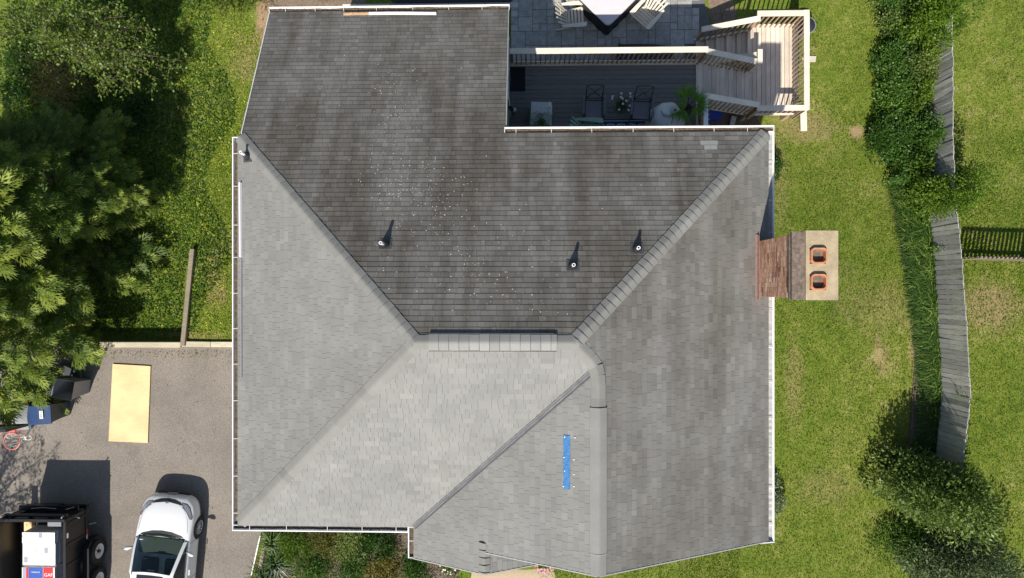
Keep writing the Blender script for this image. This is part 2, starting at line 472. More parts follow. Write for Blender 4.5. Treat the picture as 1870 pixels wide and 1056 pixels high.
M['bluebox'] = mat("blue_plastic", (.03, .06, .35), .45, .1)
M['lichen'] = mat("lichen", (.62, .60, .50), .9, .2, 20)

M['grass1'] = leafmat("grass_blades", (.048, .095, .011), (.145, .21, .026), (.33, .35, .085), .7, .3)
M['weed'] = leafmat("weed_leaves", (.08, .16, .012), (.24, .35, .02), (.50, .54, .07), .55, .4)
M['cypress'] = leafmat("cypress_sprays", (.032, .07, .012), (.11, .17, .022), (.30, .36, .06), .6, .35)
M['leafA'] = leafmat("tree_leaves", (.055, .10, .015), (.14, .20, .03), (.30, .36, .08), .45, .4)
M['leafB'] = leafmat("hedge_leaves", (.03, .08, .01), (.065, .145, .018), (.14, .25, .035), .45, .3)
M['leafC'] = leafmat("vine_leaves", (.09, .16, .015), (.15, .25, .02), (.22, .30, .04), .5, .4)
M['leafD'] = leafmat("olive_leaves", (.06, .10, .02), (.14, .20, .04), (.28, .34, .11), .5, .3)
M['leafE'] = leafmat("grey_green_leaves", (.06, .09, .04), (.13, .175, .075), (.27, .31, .18), .5, .3)
M['liri'] = leafmat("liriope_blades", (.014, .042, .007), (.042, .092, .014), (.20, .28, .06), .35, .25)
M['rust'] = leafmat("rusty_leaves", (.09, .11, .02), (.18, .17, .03), (.24, .17, .05), .6, .3)
M['palm'] = leafmat("palm_fronds", (.05, .13, .01), (.12, .25, .025), (.2, .36, .04), .4, .3)
# ================================================================ GROUND
def axis(lo, hi, st, far):
    a = list(np.arange(lo, hi + 1e-6, st)); g = st; x = hi
    while x < far: g *= 1.5; x += g; a.append(x)
    g = st; x = lo
    while x > -far: g *= 1.5; x -= g; a.insert(0, x)
    return a
gx, gy = axis(-19, 19, .22, 600), axis(-12, 12, .22, 600)
mb = MB()
mb.v = [(x, y, terrain(x, y) + (.015 * math.sin(x * 2.1 + y) * math.cos(y * 1.7 - x * .6) if (y > 0 and x > 6.5) else 0) - .003) for y in gy for x in gx]
nx_ = len(gx)
mb.f = [[j * nx_ + i, j * nx_ + i + 1, (j + 1) * nx_ + i + 1, (j + 1) * nx_ + i] for j in range(len(gy) - 1) for i in range(nx_ - 1)]
mb.m = [0] * len(mb.f); mb.t = [.5] * len(mb.f)
g = mb.build("ground", M['lawn'], smooth=True); tag(g, kind="structure")

# driveway: flat asphalt sheet with an uneven bottom-right edge
d0, d1 = W(476, 976, 0), W(457, 1060, 0)
mb = MB()
poly = [(-30, -14), (d1.x + (d1.x - d0.x) * 3, d1.y + (d1.y - d0.y) * 3), (d1.x, d1.y), (d0.x, d0.y), (-7.2, -5.3), (-6.6, -5.3), (-6.6, -1.8), (-30, -1.8)]
mb.prism(poly, -.12, .006)
o = mb.build("driveway", M['asphalt']); tag(o, kind="structure")

# ================================================================ HOUSE
house = empty("house", (-.7, -1, 0), label="large grey shingled hip-roofed house seen from straight above", cat="house")
HOFF = Vector((.7, 1, 0))
def hb(mb_, name, mats, parent=None, **k):
    """build a house part: geometry is in world coordinates, the empty is offset"""
    par = parent or house
    o = mb_.build(name, mats, par, **k)
    if par is house: o.location = HOFF
    return o
TH = math.atan(.5); CO = math.cos(TH)
W_, E_, N_, S_ = -6.95, 5.5, 3.66, -5.6
ZE = 5.5
YR = -1.075; HALF = (N_ - S_) / 2; ZR = ZE + .5 * HALF; KN = (ZR - ZE) / (N_ - YR); KS = (ZR - ZE) / (YR - S_)
XA, XB = W_ + HALF, E_ - HALF
WX0, WX1, WY = -6.86, -.6, 7.28
GL = -2.76; GX = (GL + E_) / 2; GZ = ZE + .5 * (E_ - GX); GV = S_ + (GZ - ZE) / KS
GF, SF = -5.84, -6.33
SX = -1.04; SZ = ZE + .5 * (SX - GL)
fN = lambda x, y: ZE + KN * (N_ - y)
fW = lambda x, y: ZE + .5 * (x - W_)
fS = lambda x, y: ZE + KS * (y - S_)
fL = lambda x, y: ZE + .5 * (x - GL)
fE = lambda x, y: ZE + .5 * (E_ - x)
fQ = lambda x, y: SZ - .5 * (x - SX)

def clip(poly, a, b, c):
    """keep a*x+b*y<=c"""
    out = []
    for i in range(len(poly)):
        p, q = poly[i], poly[(i + 1) % len(poly)]
        dp, dq = a * p[0] + b * p[1] - c, a * q[0] + b * q[1] - c
        if dp <= 0: out.append(p)
        if (dp < 0 < dq) or (dq < 0 < dp):
            s = dp / (dp - dq); out.append((p[0] + (q[0] - p[0]) * s, p[1] + (q[1] - p[1]) * s))
    return out
roof_mb = MB(); stain = []
slab_mb = MB()
def slope(poly, up, fz, st=0.0, sg=.2, exp_=.127):
    """cover one roof slope with individually cut shingle tabs; up = plan direction uphill"""
    ax = (up[1], -up[0])
    P = [(p[0] * ax[0] + p[1] * ax[1], p[0] * up[0] + p[1] * up[1]) for p in poly]
    b0 = min(p[1] for p in P); b1 = max(p[1] for p in P); a0 = min(p[0] for p in P); a1 = max(p[0] for p in P)
    db = exp_ * CO; nrm = Vector((-up[0] * math.sin(TH), -up[1] * math.sin(TH), math.cos(TH)))
    n = 0; b = b0
    while b < b1 - 1e-4:
        a = a0 - random.random() * .3
        thick = .0075 + random.random() * .003
        wav = random.uniform(-.0015, .0015)
        while a < a1:
            w = random.choice([.11, .14, .17, .2, .24, .29]) * random.uniform(.9, 1.1)
            q = clip(P, 1, 0, a + w - .004); q = clip(q, -1, 0, -a) if len(q) > 2 else q
            q = clip(q, 0, 1, b + db - .0027) if len(q) > 2 else q
            jb = b + wav + random.uniform(-.0015, .0015)
            q = clip(q, 0, -1, -jb) if len(q) > 2 else q
            if len(q) > 2:
                vs, lo = [], []
                th2 = thick + random.uniform(-.001, .002)
                for (pa, pb) in q:
                    x, y = pa * ax[0] + pb * up[0], pa * ax[1] + pb * up[1]
                    base = Vector((x, y, fz(x, y)))
                    h = .0015 + th2 * max(0, 1 - (pb - b) / db)
                    vs.append(base + nrm * h); lo.append(base)
                k = len(vs)
                ar = sum(q[i][0] * q[(i + 1) % k][1] - q[(i + 1) % k][0] * q[i][1] for i in range(k))
                if abs(ar) > 1e-5:
                    tone = min(1, max(0, random.gauss(.5, sg)))
                    fs = [tuple(range(k))] + [(i, (i + 1) % k, k + (i + 1) % k, k + i) for i in range(k)]
                    roof_mb.add(vs + lo, fs, 0, tone)
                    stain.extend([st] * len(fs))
            a += w
        b += db; n += 1
    # decking slab beneath
    k = len(poly)
    top = [(p[0], p[1], fz(*p) - .003) for p in poly]; bot = [(p[0], p[1], fz(*p) - .15) for p in poly]
    slab_mb.add(top + bot, [tuple(range(k)), tuple(range(k, 2 * k))[::-1]] + [(i, (i + 1) % k, k + (i + 1) % k, k + i) for i in range(k)])

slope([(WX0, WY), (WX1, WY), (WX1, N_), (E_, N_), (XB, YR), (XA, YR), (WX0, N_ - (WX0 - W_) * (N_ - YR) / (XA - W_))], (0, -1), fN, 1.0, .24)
slope([(W_, N_), (XA, YR), (W_, S_)], (1, 0), fW, .15, .10)
slope([(W_, S_), (XA, YR), (XB, YR), (GX, GV), (GL, S_)], (0, 1), fS, .0, .09)
slope([(GX, GV), (GL, S_), (GL, SF), (SX, SF), (SX, GF), (GX, GF)], (1, 0), fL, .1, .11)
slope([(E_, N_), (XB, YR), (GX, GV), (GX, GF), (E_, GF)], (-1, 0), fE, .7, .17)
slope([(SX, SF), (SX + 1.75, SF), (SX + 1.75, GF + .35), (SX, GF + .35)], (-1, 0), fQ, .1)
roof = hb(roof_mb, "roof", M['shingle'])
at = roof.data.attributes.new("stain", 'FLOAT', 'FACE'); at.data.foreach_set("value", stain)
slab_mb.build("roof_deck", M['under'], roof)
# white drip edges on the rakes
def edge(a, fz, b, fz2=None, off=(0, 0), w=.022, h=.10, m='trimgrey'):
    mb = MB()
    fz2 = fz2 or fz
    A = Vector((a[0] + off[0], a[1] + off[1], fz(*a) - h / 2 + .012)); B = Vector((b[0] + off[0], b[1] + off[1], fz2(*b) - h / 2 + .012))
    mb.bar(A, B, w, h); mb.build('rake_trim', M[m], roof)
edge((WX0, WY), fN, (WX0, N_ + .02), off=(-.013, 0), m='fascia')
edge((WX1, WY), fN, (WX1, N_ + .16), off=(.013, 0))
edge((E_, GF), fE, (GX + .01, GF), off=(0, -.013)); edge((GX - .01, GF), fL, (SX + .02, GF), off=(0, -.013))
edge((GL, SF), fL, (SX, SF), off=(0, -.013)); edge((SX, SF), fQ, (SX + 1.75, SF), off=(0, -.013))

# hip and ridge caps ------------------------------------------------------
def caps(A, B, k, w=.155, e=.13, r=.04, lift=.02, m='cap', thick=.014, name="hip_cap", tone0=.5, jit=.012, gap=0.0):
    """row of folded cap shingles from low end A to high end B; k = cross fall"""
    A, B = Vector(A), Vector(B)
    d = Vector((B.x - A.x, B.y - A.y, 0)); L = d.length; d.normalize(); n = Vector((-d.y, d.x, 0))
    sl = (B.z - A.z) / L; mbc = MB(); s = 0; i = 0
    OF = [-1, -.75, -.5, -.28, -.1, .1, .28, .5, .75, 1]
    while s < L - 1e-3:
        s1 = min(L, s + e)
        ww = w * random.uniform(.97, 1.03); sk = random.uniform(-jit, jit)
        vs = []
        for (ss, h) in ((s, lift + thick), (s1 + (.01 if not gap else -gap), lift)):
            for o_ in OF:
                q = o_ * ww
                p = A + d * (ss + (abs(o_) * -.0 + o_ * sk) * (1 if ss == s else 0)) + n * q
                z = A.z + sl * ss - k * (math.sqrt(q * q + r * r) - r) + h * (1 - .55 * abs(o_))
                vs.append(Vector((p.x, p.y, z)))
        for o_ in OF:                       # butt edge skirt
            q = o_ * ww
            p = A + d * (s + o_ * sk) + n * q
            vs.append(Vector((p.x, p.y, A.z + sl * s - k * (math.sqrt(q * q + r * r) - r) + (lift - .012) * (1 - .7 * abs(o_)))))
        c = len(OF)
        fs = [(j, j + 1, c + j + 1, c + j) for j in range(c - 1)] + [(j + 1, j, 2 * c + j, 2 * c + j + 1) for j in range(c - 1)]
        # side skirts
        b = len(vs)
        for j in (0, c - 1, c, 2 * c - 1):
            v = vs[j].copy(); v.z -= .035; vs.append(v)
        fs += [(0, c, b + 2, b), (c - 1, b + 1, b + 3, 2 * c - 1)]
        mbc.add(vs, fs, 0, min(1, max(0, tone0 + random.gauss(0, .2))))
        s += e; i += 1
    return mbc.build(name, M[m], roof)
KH = .3535
caps((E_ - .06, N_ - .06, ZE + .03), (XB, YR, ZR), KH, e=.17, w=.155, thick=.026)
caps((W_ + .05, N_ - .05, ZE + .025), (XA, YR, ZR), KH, e=.19, w=.145, thick=.016)
caps((W_ + .06, S_ + .06, ZE + .03), (XA, YR, ZR), KH, e=.22, w=.16, thick=.004, tone0=.6)
caps((GX - .13, GV + .11, GZ + .055), (XB, YR, ZR), KH, e=.2, w=.15, thick=.01, tone0=.6)
Q_ = [(GX, GV - .42, GZ + .006), (GX - .015, GV - .2, GZ + .01), (GX - .06, GV + .0, GZ + .03), (GX - .17, GV + .16, GZ + .085)]
for i_ in range(3): caps(Q_[i_], Q_[i_ + 1], .42, e=.6, w=.15, thick=.008, tone0=.55, lift=.022 - .002 * i_, name='bend_cap')
caps((XA - .05, YR, ZR), (-2.05, YR, ZR), .5, e=.25, w=.15, thick=.006, name="ridge_cap", tone0=.35)
caps((.51, YR, ZR), (XB + .08, YR, ZR), .5, e=.24, w=.15, thick=.006, name="ridge_cap", tone0=.35)
caps((GX, -2.75, GZ), (GX, GV - .40, GZ), .5, e=.26, w=.15, thick=.004, name="ridge_cap", tone0=.5)
# ridge vent: a black plastic strip with new caps over it
mb = MB()
for sgn in (-1, 1):
    a = Vector((-2.05, YR + sgn * .155, ZR - .5 * .155 + .03)); b = Vector((.51, YR + sgn * .155, ZR - .5 * .155 + .03))
    mb.bar(a, b, .05, .045)
rv = mb.build("ridge_vent", M['black_rubber'], roof)
o = caps((-2.06, YR, ZR + .045), (.52, YR, ZR + .045), .5, e=.205, w=.165, lift=.012, thick=.010, m='newcap', name="ridge_vent_cap", tone0=.55, jit=.003, gap=.007)
mb = MB(); mb.bar((-2.05, YR + .178, ZR - .035), (.45, YR + .178, ZR - .035), .014, .012)
mb.build("vent_rail", M['steel'], roof)
# new rolled ridge strip on the front gable
caps((GX, -2.78, GZ + .01), (GX - .0, GF + .42, GZ + .01), .5, e=2.62, w=.175, lift=.016, thick=.01, m='strip', name="ridge_strip", tone0=.45, jit=0)
caps((GX, GF + .42, GZ + .004), (GX, GF, GZ + .004), .5, e=.43, w=.165, lift=.01, thick=.004, m='strip', name="ridge_strip", tone0=.3, jit=0)
caps((GX, -2.42, GZ + .012), (GX, -2.80, GZ + .012), .5, e=.40, w=.172, lift=.024, thick=.014, m='strip', name="ridge_strip", tone0=.5, jit=0)
caps((SX, GF + .2, SZ), (SX, SF, SZ), .5, e=.165, w=.125, thick=.03, name="ridge_cap", tone0=.6)
# valley flashing with a raised centre rib
mb = MB()
va, vb = Vector((GL + .0, S_ + .0, ZE)), Vector((GX - .17, GV - .17, GZ - .085))
vd = Vector((vb.x - va.x, vb.y - va.y, 0)).normalized(); vn = Vector((-vd.y, vd.x, 0))
NS = 40; vs = []
for i in range(NS + 1):
    p = va.lerp(vb, i / NS)
    for (o_, h) in ((-.062, .030), (-.02, .018), (0, .03), (.02, .018), (.062, .030)):
        jw = random.uniform(-.004, .004)
        vs.append(p + vn * (o_ + jw) + Vector((0, 0, h + .3535 * abs(o_) * .6)))
mb.add(vs, [(i * 5 + j, i * 5 + j + 1, (i + 1) * 5 + j + 1, (i + 1) * 5 + j) for i in range(NS) for j in range(4)])
mb.build("valley_flashing", M['valley'], roof)
# repaired pale shingles on the north slope
def on(px, py, f, h=0):
    p = WP(px, py, f); p.z += h; return p
mb = MB()
for (x0, x1, yy, tn) in ((1279, 1311, 261, .75), (1286, 1310, 269.5, .85), (1288, 1312, 284.5, .0)):
    a, b = on(x0, yy, fN), on(x1, yy, fN)
    for q in range(1 if tn == 0 else 2):
        mb = MB()
        xa = a.x + (b.x - a.x) * q / 2; xb = a.x + (b.x - a.x) * (q + 1) / 2 - .004
        y0, y1 = a.y - .054, a.y + .056
        vs = [(xa, y1, fN(0, y1) + .013), (xb, y1, fN(0, y1) + .013), (xb, y0, fN(0, y0) + .011), (xa, y0, fN(0, y0) + .011)]
        lo = [(v[0], v[1], v[2] - .012) for v in vs]
        mb.add(vs + lo, [(0, 1, 2, 3), (0, 4, 5, 1), (1, 5, 6, 2), (2, 6, 7, 3), (3, 7, 4, 0)], 0, tn); mb.build("shingle_patch", M['newcap'] if tn else M['cap'], roof)
# lichen flecks on the north slope
mb = MB()
for (px, py, sx, sy, n) in ((720, 170, 16, 45, 55), (740, 230, 30, 40, 70), (760, 340, 45, 30, 130), (790, 380, 40, 30, 70), (880, 450, 60, 60, 70), (900, 520, 60, 40, 60), (970, 580, 40, 25, 50),
                            (700, 320, 22, 40, 50), (780, 450, 110, 90, 60), (600, 300, 120, 120, 30), (620, 120, 120, 70, 20), (1120, 350, 120, 90, 25)):
    for _ in range(n):
        p = on(random.gauss(px, sx), random.gauss(py, sy), fN)
        if not (p.y < 7.2 and p.y > -.6 and p.x > -6 and (p.x < -.7 or p.y < 3.5)): continue
        if p.x < W_ + (N_ - p.y) + .3 and p.y < N_: continue
        if p.x > E_ - (N_ - p.y) - .3: continue
        r_ = random.choice([.006, .008, .01, .014]); k = random.randint(4, 6); ph = random.random() * 6
        vs = [(p.x + r_ * random.uniform(.6, 1.2) * math.cos(ph + j * 6.283 / k), p.y + r_ * random.uniform(.6, 1.2) * math.sin(ph + j * 6.283 / k)) for j in range(k)]
        mb.add([(x, y, fN(x, y) + .0135) for x, y in vs], [tuple(range(k))])
o = mb.build("lichen_spots", M['lichen'], roof); o["kind"] = "stuff"

# walls ------------------------------------------------------------------
mb = MB()
def wallbox(x0, x1, y0, y1, z0, z1): mb.box(((x0 + x1) / 2, (y0 + y1) / 2, (z0 + z1) / 2), (x1 - x0, y1 - y0, z1 - z0))
wallbox(W_ + .35, E_ - .35, S_ + .35, N_ - .35, -1, 5.40)
wallbox(GL + .35, E_ - .36, GF + .3, S_ + .6, -.5, 5.40)
# gable infill
for (xa, xb, xm, y, zt) in ((GL + .35, E_ - .36, GX, GF + .3, GZ - .3), (GL + .36, SX + 1.2, SX, SF + .3, SZ - .3)):
    mb.add([(xa, y, 5.3), (xb, y, 5.3), (xm, y, zt), (xa, y + .25, 5.3), (xb, y + .25, 5.3), (xm, y + .25, zt)], [(0, 1, 2), (5, 4, 3), (0, 3, 4, 1), (1, 4, 5, 2), (2, 5, 3, 0)])
hb(mb, "wall", M['siding'])
mb = MB()
xa, xb, y0, y1 = WX0 + .3, WX1 - .04, N_ - .5, WY - .3
vs = [(xa, y0, -1), (xb, y0, -1), (xb, y1, -1), (xa, y1, -1), (xa, y0, fN(0, y0) - .16), (xb, y0, fN(0, y0) - .16), (xb, y1, fN(0, y1) - .16), (xa, y1, fN(0, y1) - .16)]
mb.add(vs, [(0, 3, 2, 1), (4, 5, 6, 7), (0, 1, 5, 4), (1, 2, 6, 5), (2, 3, 7, 6), (3, 0, 4, 7)])
hb(mb, "wing_wall", M['siding'])
# patio door and porch lamp on the wing's east wall
mb = MB(); mb.box((xb + .02, 5.95, 2.15), (.05, 1.7, 2.1))
dr = hb(mb, "door", M['white'])
mb = MB(); mb.box((xb + .05, 5.56, 2.15), (.012, .7, 1.9)); mb.box((xb + .05, 6.36, 2.15), (.012, .7, 1.9))
mb.build("door_glass", M['glassdark'], dr)
mb = MB(); mb.lathe([(.02, .12), (.06, .1), (.07, -.08), (.03, -.12)], (xb + .10, 4.98, 2.7), 10); mb.box((xb + .03, 4.98, 2.75), (.1, .05, .05))
hb(mb, "wall_lamp", M['black_rubber'])
def window(c, nrm, w=1.0, h=1.3):
    c = Vector(c); t_ = Vector((-nrm[1], nrm[0], 0)); n_ = Vector((nrm[0], nrm[1], 0))
    m1 = MB()
    for s in (-1, 1):
        m1.bar(c + t_ * s * w / 2 - Vector((0, 0, h / 2 + .04)) + n_ * .02, c + t_ * s * w / 2 + Vector((0, 0, h / 2 + .04)) + n_ * .02, .08, .06, up=n_)
    for s in (-1, 0, 1):
        m1.bar(c - t_ * (w / 2 - .04) + Vector((0, 0, s * h / 2)) + n_ * .02, c + t_ * (w / 2 - .04) + Vector((0, 0, s * h / 2)) + n_ * .02, .05, .07, up=Vector((0, 0, 1)))
    wf = hb(m1, "window", M['white'])
    m2 = MB(); m2.bar(c - Vector((0, 0, h / 2)) + n_ * .008, c + Vector((0, 0, h / 2)) + n_ * .008, w, .01, up=n_)
    m2.build("window_pane", M['glassdark'], wf)
for yy in (-4, -1.5, 1.2): window((W_ + .35, yy, 4.1), (-1, 0)); 
for yy in (-4.5, -2, 2.2): window((E_ - .35, yy, 4.1), (1, 0)); window((E_ - .35, yy, 1.6), (1, 0))
for xx in (-5.6, -4): window((xx, S_ + .35, 4.1), (0, -1)); window((xx, S_ + .35, 1.6), (0, -1))
for xx in (1.0, 3.4): window((xx, N_ - .35, 4.1), (0, 1)); window((xx, N_ - .35, 2.2), (0, 1))
mb = MB(); mb.box((-6.6, -3.6, 1.1), (.06, 4.6, 2.2))
for i in range(4): mb.box((-6.64, -3.6, .3 + i * .55), (.03, 4.3, .46))
hb(mb, "garage_door", M['white'])

# gutters ----------------------------------------------------------------
def gutter(a, b, out, z=ZE, hangers=.86, deb=.7, ends=(1, 1), width=.125, dm_='debris'):
    """open trough along a-b; out = outward plan normal"""
    a, b, o_ = Vector((a[0], a[1], 0)), Vector((b[0], b[1], 0)), Vector((out[0], out[1], 0))
    d = (b - a); L = d.length; d.normalize()
    g_ = MB(); zt = z - .005
    def strip(o0, o1, z0, z1):
        c = a + d * (L / 2) + o_ * (o0 + o1) / 2 + Vector((0, 0, (z0 + z1) / 2))
        Mx = Matrix((d, o_, Vector((0, 0, 1)))).transposed()
        g_.box(c, (L, abs(o1 - o0), abs(z1 - z0)), M=Mx)
    strip(-.022, -.002, zt - .125, zt - .012)          # back
    strip(-.022, width - .03, zt - .135, zt - .126)        # floor
    strip(width - .03, width - .022, zt - .135, zt - .03)       # front
    strip(width - .022, width, zt - .03, zt + .004)         # lip
    for e_, s in ((ends[0], 0), (ends[1], L)):
        if e_: 
            c = a + d * s + o_ * (width / 2 - .01) + Vector((0, 0, zt - .064)); g_.box(c, (.012, width + .02, .135), M=Matrix((d, o_, Vector((0, 0, 1)))).transposed())
    go = hb(g_, "gutter", M['white'])
    s = .3 * random.random() + .25
    while s < L - .1:
        hm = MB(); Mx = Matrix((d, o_, Vector((0, 0, 1)))).transposed()
        hm.box(a + d * s + o_ * (width / 2 - .035) + Vector((0, 0, zt + .008)), (.009, width + .04, .006), M=Mx)
        hm.build("gutter_hanger", M['white'], go)
        s += hangers * random.uniform(.85, 1.15)
    dm = MB(); n = int(L / .07); vs = []
    for i in range(n + 1):
        p = a + d * (L * i / n)
        hh = (.03 + .045 * deb * (.5 + .5 * math.sin(i * .35) * math.cos(i * .11)) + random.uniform(0, .02))
        for q, o2 in enumerate((-.001, .03, .06, width - .031)):
            vs.append(p + o_ * o2 + Vector((0, 0, zt - .125 + hh + random.uniform(0, .01))))
    dm.add(vs, [(i * 4 + j, i * 4 + j + 1, (i + 1) * 4 + j + 1, (i + 1) * 4 + j) for i in range(n) for j in range(3)])
    dm.build("leaf_debris", M[dm_], go)
    return go
FO = .012
gutter((WX1 - .02, N_ + FO), (E_ + .13, N_ + FO), (0, 1))
gutter((E_ + FO, GF - .02), (E_ + FO, N_ + .0), (1, 0), deb=.3, dm_='trimgrey')
gutter((W_ - FO, S_ + .0), (W_ - FO, N_ - .06), (-1, 0))
gutter((W_ - .13, S_ - FO), (GL - .14, S_ - FO), (0, -1), deb=.2, dm_='under')
gutter((GL - FO, SF), (GL - FO, S_ - .01), (-1, 0), hangers=3)
gutter((WX0 - .03, WY + FO), (WX1 + .03, WY + FO), (0, 1), z=fN(0, WY), deb=1.2)
# white gutter return at the south-east corner and fascia boards
for (p_, q_, w_, h_) in (((E_ - .35, GF - .03, ZE + .1), (E_ + .13, GF - .03, ZE - .02), .02, .06), ((W_ + .02, S_ + .05, ZE - .16), (W_ + .02, N_ - .1, ZE - .16), .03, .16), ((E_ - .02, GF + .05, ZE - .17), (E_ - .02, N_ - .05, ZE - .17), .03, .16),
                         ((WX1 + .05, N_ - .02, ZE - .16), (E_ - .04, N_ - .02, ZE - .16), .03, .16), ((W_ + .05, S_ + .02, ZE - .16), (GL - .02, S_ + .02, ZE - .16), .03, .16)):
    mb = MB(); mb.bar(p_, q_, w_, h_); hb(mb, "fascia", M['fascia'])
# downspouts
for (x, y, zt, zb) in ((E_ + .0, N_ + .0, 5.3, -.7), (W_ + .0, N_ - .45, 5.3, -.4), (-2.62, SF + .6, 5.3, 0), (WX0 + .2, WY - .2, 3.5, -.8)):
    mb = MB(); mb.box((x - .3 if x > 0 else x + .28, y - .25, (zt + zb) / 2), (.08, .06, zt - zb)); hb(mb, "downspout", M['white'])

# vent pipes ---------------------------------------------------------------
def vent(px, py, f, up, h=.3, tilt=(0, 0)):
    c = on(px, py, f); v = empty("vent_pipe", c + HOFF); v.parent = house
    nrm = Vector((-up[0] * math.sin(TH), -up[1] * math.sin(TH), math.cos(TH)))
    ax = Vector((up[1], -up[0], 0)); uu = Vector((up[0] * CO, up[1] * CO, math.sin(TH)))
    Mx = Matrix((ax, uu, nrm)).transposed()
    m1 = MB(); m1.box(nrm * .014, (.27, .27, .008), M=Mx)
    for i in range(-2, 3):
        for j in (-1, 1): m1.box(nrm * .02 + ax * i * .055 + uu * j * .118, (.012, .012, .006), M=Mx, mi=1); m1.box(nrm * .02 + uu * i * .055 + ax * j * .118, (.012, .012, .006), M=Mx, mi=1)
    m1.build("base_flashing", [M['flash'], M['armm']], v)
    m1 = MB(); top = Vector((tilt[0], tilt[1], h))
    m1.tube([Vector((0, 0, .0)), top * .25, top * .45, top * .55], [.10, .085, .062, .056], 14); m1.build("rubber_boot", M['black_rubber'], v, smooth=True)
    m1 = MB(); m1.tube([top * .4, top], .036, 14, cap=False); m1.tube([top, top * .6], .024, 14, cap=False)
    n = 14
    vs = [top + Vector((r_ * math.cos(k * 6.2832 / n), r_ * math.sin(k * 6.2832 / n), 0)) for r_ in (.036, .024) for k in range(n)]
    m1.add(vs, [(k, (k + 1) % n, n + (k + 1) % n, n + k) for k in range(n)]); m1.add([top * .62 + Vector((.024 * math.cos(k * .45), .024 * math.sin(k * .45), 0)) for k in range(14)], [tuple(range(14))], 1)
    m1.build("pipe", [M['pvc'], M['hole']], v)
vent(704, 446, fN, (0, -1), .36, (-.03, .0)); vent(1046, 485, fN, (0, -1), .34); vent(1163, 454, fN, (0, -1), .27); vent(453, 286, fW, (1, 0), .26, (-.07, .05))

# chimney ---------------------------------------------------------------
ch = MB()
cx0, cx1, cy0, cy1 = 5.21, 6.0, -.17, 1.09
ZC = 7.55
ch.add([(cx0, cy0, -1), (cx0, cy1, -1), (cx0, cy1, ZC), (cx0, cy0, ZC)], [(0, 1, 2, 3)], 0)
ch.add([(cx1, cy0, -1), (cx1, cy1, -1), (cx1, cy1, ZC), (cx1, cy0, ZC)], [(3, 2, 1, 0)], 0)
ch.add([(cx0, cy0, -1), (cx1, cy0, -1), (cx1, cy0, ZC), (cx0, cy0, ZC)], [(0, 1, 2, 3)], 1)
ch.add([(cx0, cy1, -1), (cx1, cy1, -1), (cx1, cy1, ZC), (cx0, cy1, ZC)], [(3, 2, 1, 0)], 1)
chim = hb(ch, "chimney", [M['mortar'], M['mortar']])
bk = MB()
zz = -.82; row = 0
while zz < ZC - .02:
    for (fx0, fx1, face) in ((cy0, cy1, 'w'), (cx0, cx1, 'n'), (cx0, cx1, 's'), (cy0, cy1, 'e')):
        if face == 'w' and zz < 5.1: continue
        u = fx0 - (.105 if row % 2 else 0)
        while u < fx1 - .01:
            u0, u1 = max(fx0, u), min(fx1, u + .203)
            if u1 - u0 > .02:
                tn = min(1, max(0, random.gauss(.48, .24))); pr = .004 + random.uniform(0, .003)
                c_ = (u0 + u1) / 2
                if face == 'w': bk.box((cx0 - pr / 2, c_, zz + .031), (pr, u1 - u0, .060), tone=tn)
                elif face == 'e': bk.box((cx1 + pr / 2, c_, zz + .031), (pr, u1 - u0, .060), tone=tn)
                elif face == 'n': bk.box((c_, cy1 + pr / 2, zz + .031), (u1 - u0, pr, .060), tone=tn)
                else: bk.box((c_, cy0 - pr / 2, zz + .031), (u1 - u0, pr, .060), tone=tn)
            u += .213
    zz += .072; row += 1
bk.build("brickwork", M['bricks'], chim)
cb = MB()
for i, (g0, zz) in enumerate(((.02, 7.55), (.045, 7.62), (.03, 7.69), (.045, 7.76))):
    cb.box(((cx0 + cx1) / 2, (cy0 + cy1) / 2, zz + .033), (cx1 - cx0 + g0 * 2, cy1 - cy0 + g0 * 2, .066))
cb.build("corbel", M['sootbrick'], chim)
# cap slab with two openings
cp = MB(); zc = 7.90
X0, X1, Y0, Y1 = cx0 + .20, cx1 + .05, cy0 - .05, cy1 + .06
fl = []
for (px, py) in ((1491, 467), (1492, 515)):
    c = W(px, py, zc); fl.append((c.x, c.y))
fw = .16
ys = sorted([f_[1] for f_ in fl]); fx = sum(f_[0] for f_ in fl) / 2
fx = max(fx, X0 + .23); xs_ = [X0, fx - fw, fx + fw, X1]; yl = [Y0, ys[0] - fw, ys[0] + fw, ys[1] - fw, ys[1] + fw, Y1]
for i in range(3):
    for j in range(5):
        if i == 1 and j in (1, 3): continue
        def hz(x, y): return zc - .05 * max(abs((x - fx) / .45) ** 2, 0) * .8
        a_, b_, c_, d_ = (xs_[i], yl[j]), (xs_[i + 1], yl[j]), (xs_[i + 1], yl[j + 1]), (xs_[i], yl[j + 1])
        cp.add([(p[0], p[1], hz(*p)) for p in (a_, b_, c_, d_)] + [(p[0], p[1], 7.826) for p in (a_, b_, c_, d_)], [(0, 1, 2, 3), (4, 7, 6, 5), (0, 4, 5, 1), (1, 5, 6, 2), (2, 6, 7, 3), (3, 7, 4, 0)])
cp.build("chimney_cap", M['cement'], chim)
for (x, y) in ((fx, ys[0]), (fx, ys[1])):
    m1 = MB(); n = 24
    def sq(r_, z_): return [(x + r_ * max(-1, min(1, 1.22 * math.cos(k * 6.2832 / n + .001))) , y + r_ * max(-1, min(1, 1.22 * math.sin(k * 6.2832 / n + .001))), z_) for k in range(n)]
    rings = [sq(.158, 7.83), sq(.158, zc + .06), sq(.15, zc + .075), sq(.128, zc + .07), sq(.122, zc - .5)]
    for r_ in range(4):
        m1.add(rings[r_] + rings[r_ + 1], [(k, (k + 1) % n, n + (k + 1) % n, n + k) for k in range(n)])
    m1.add(rings[4], [tuple(range(n))], 1)
    m1.build("clay_flue", [M['clay'], M['soot']], chim)
m1 = MB()
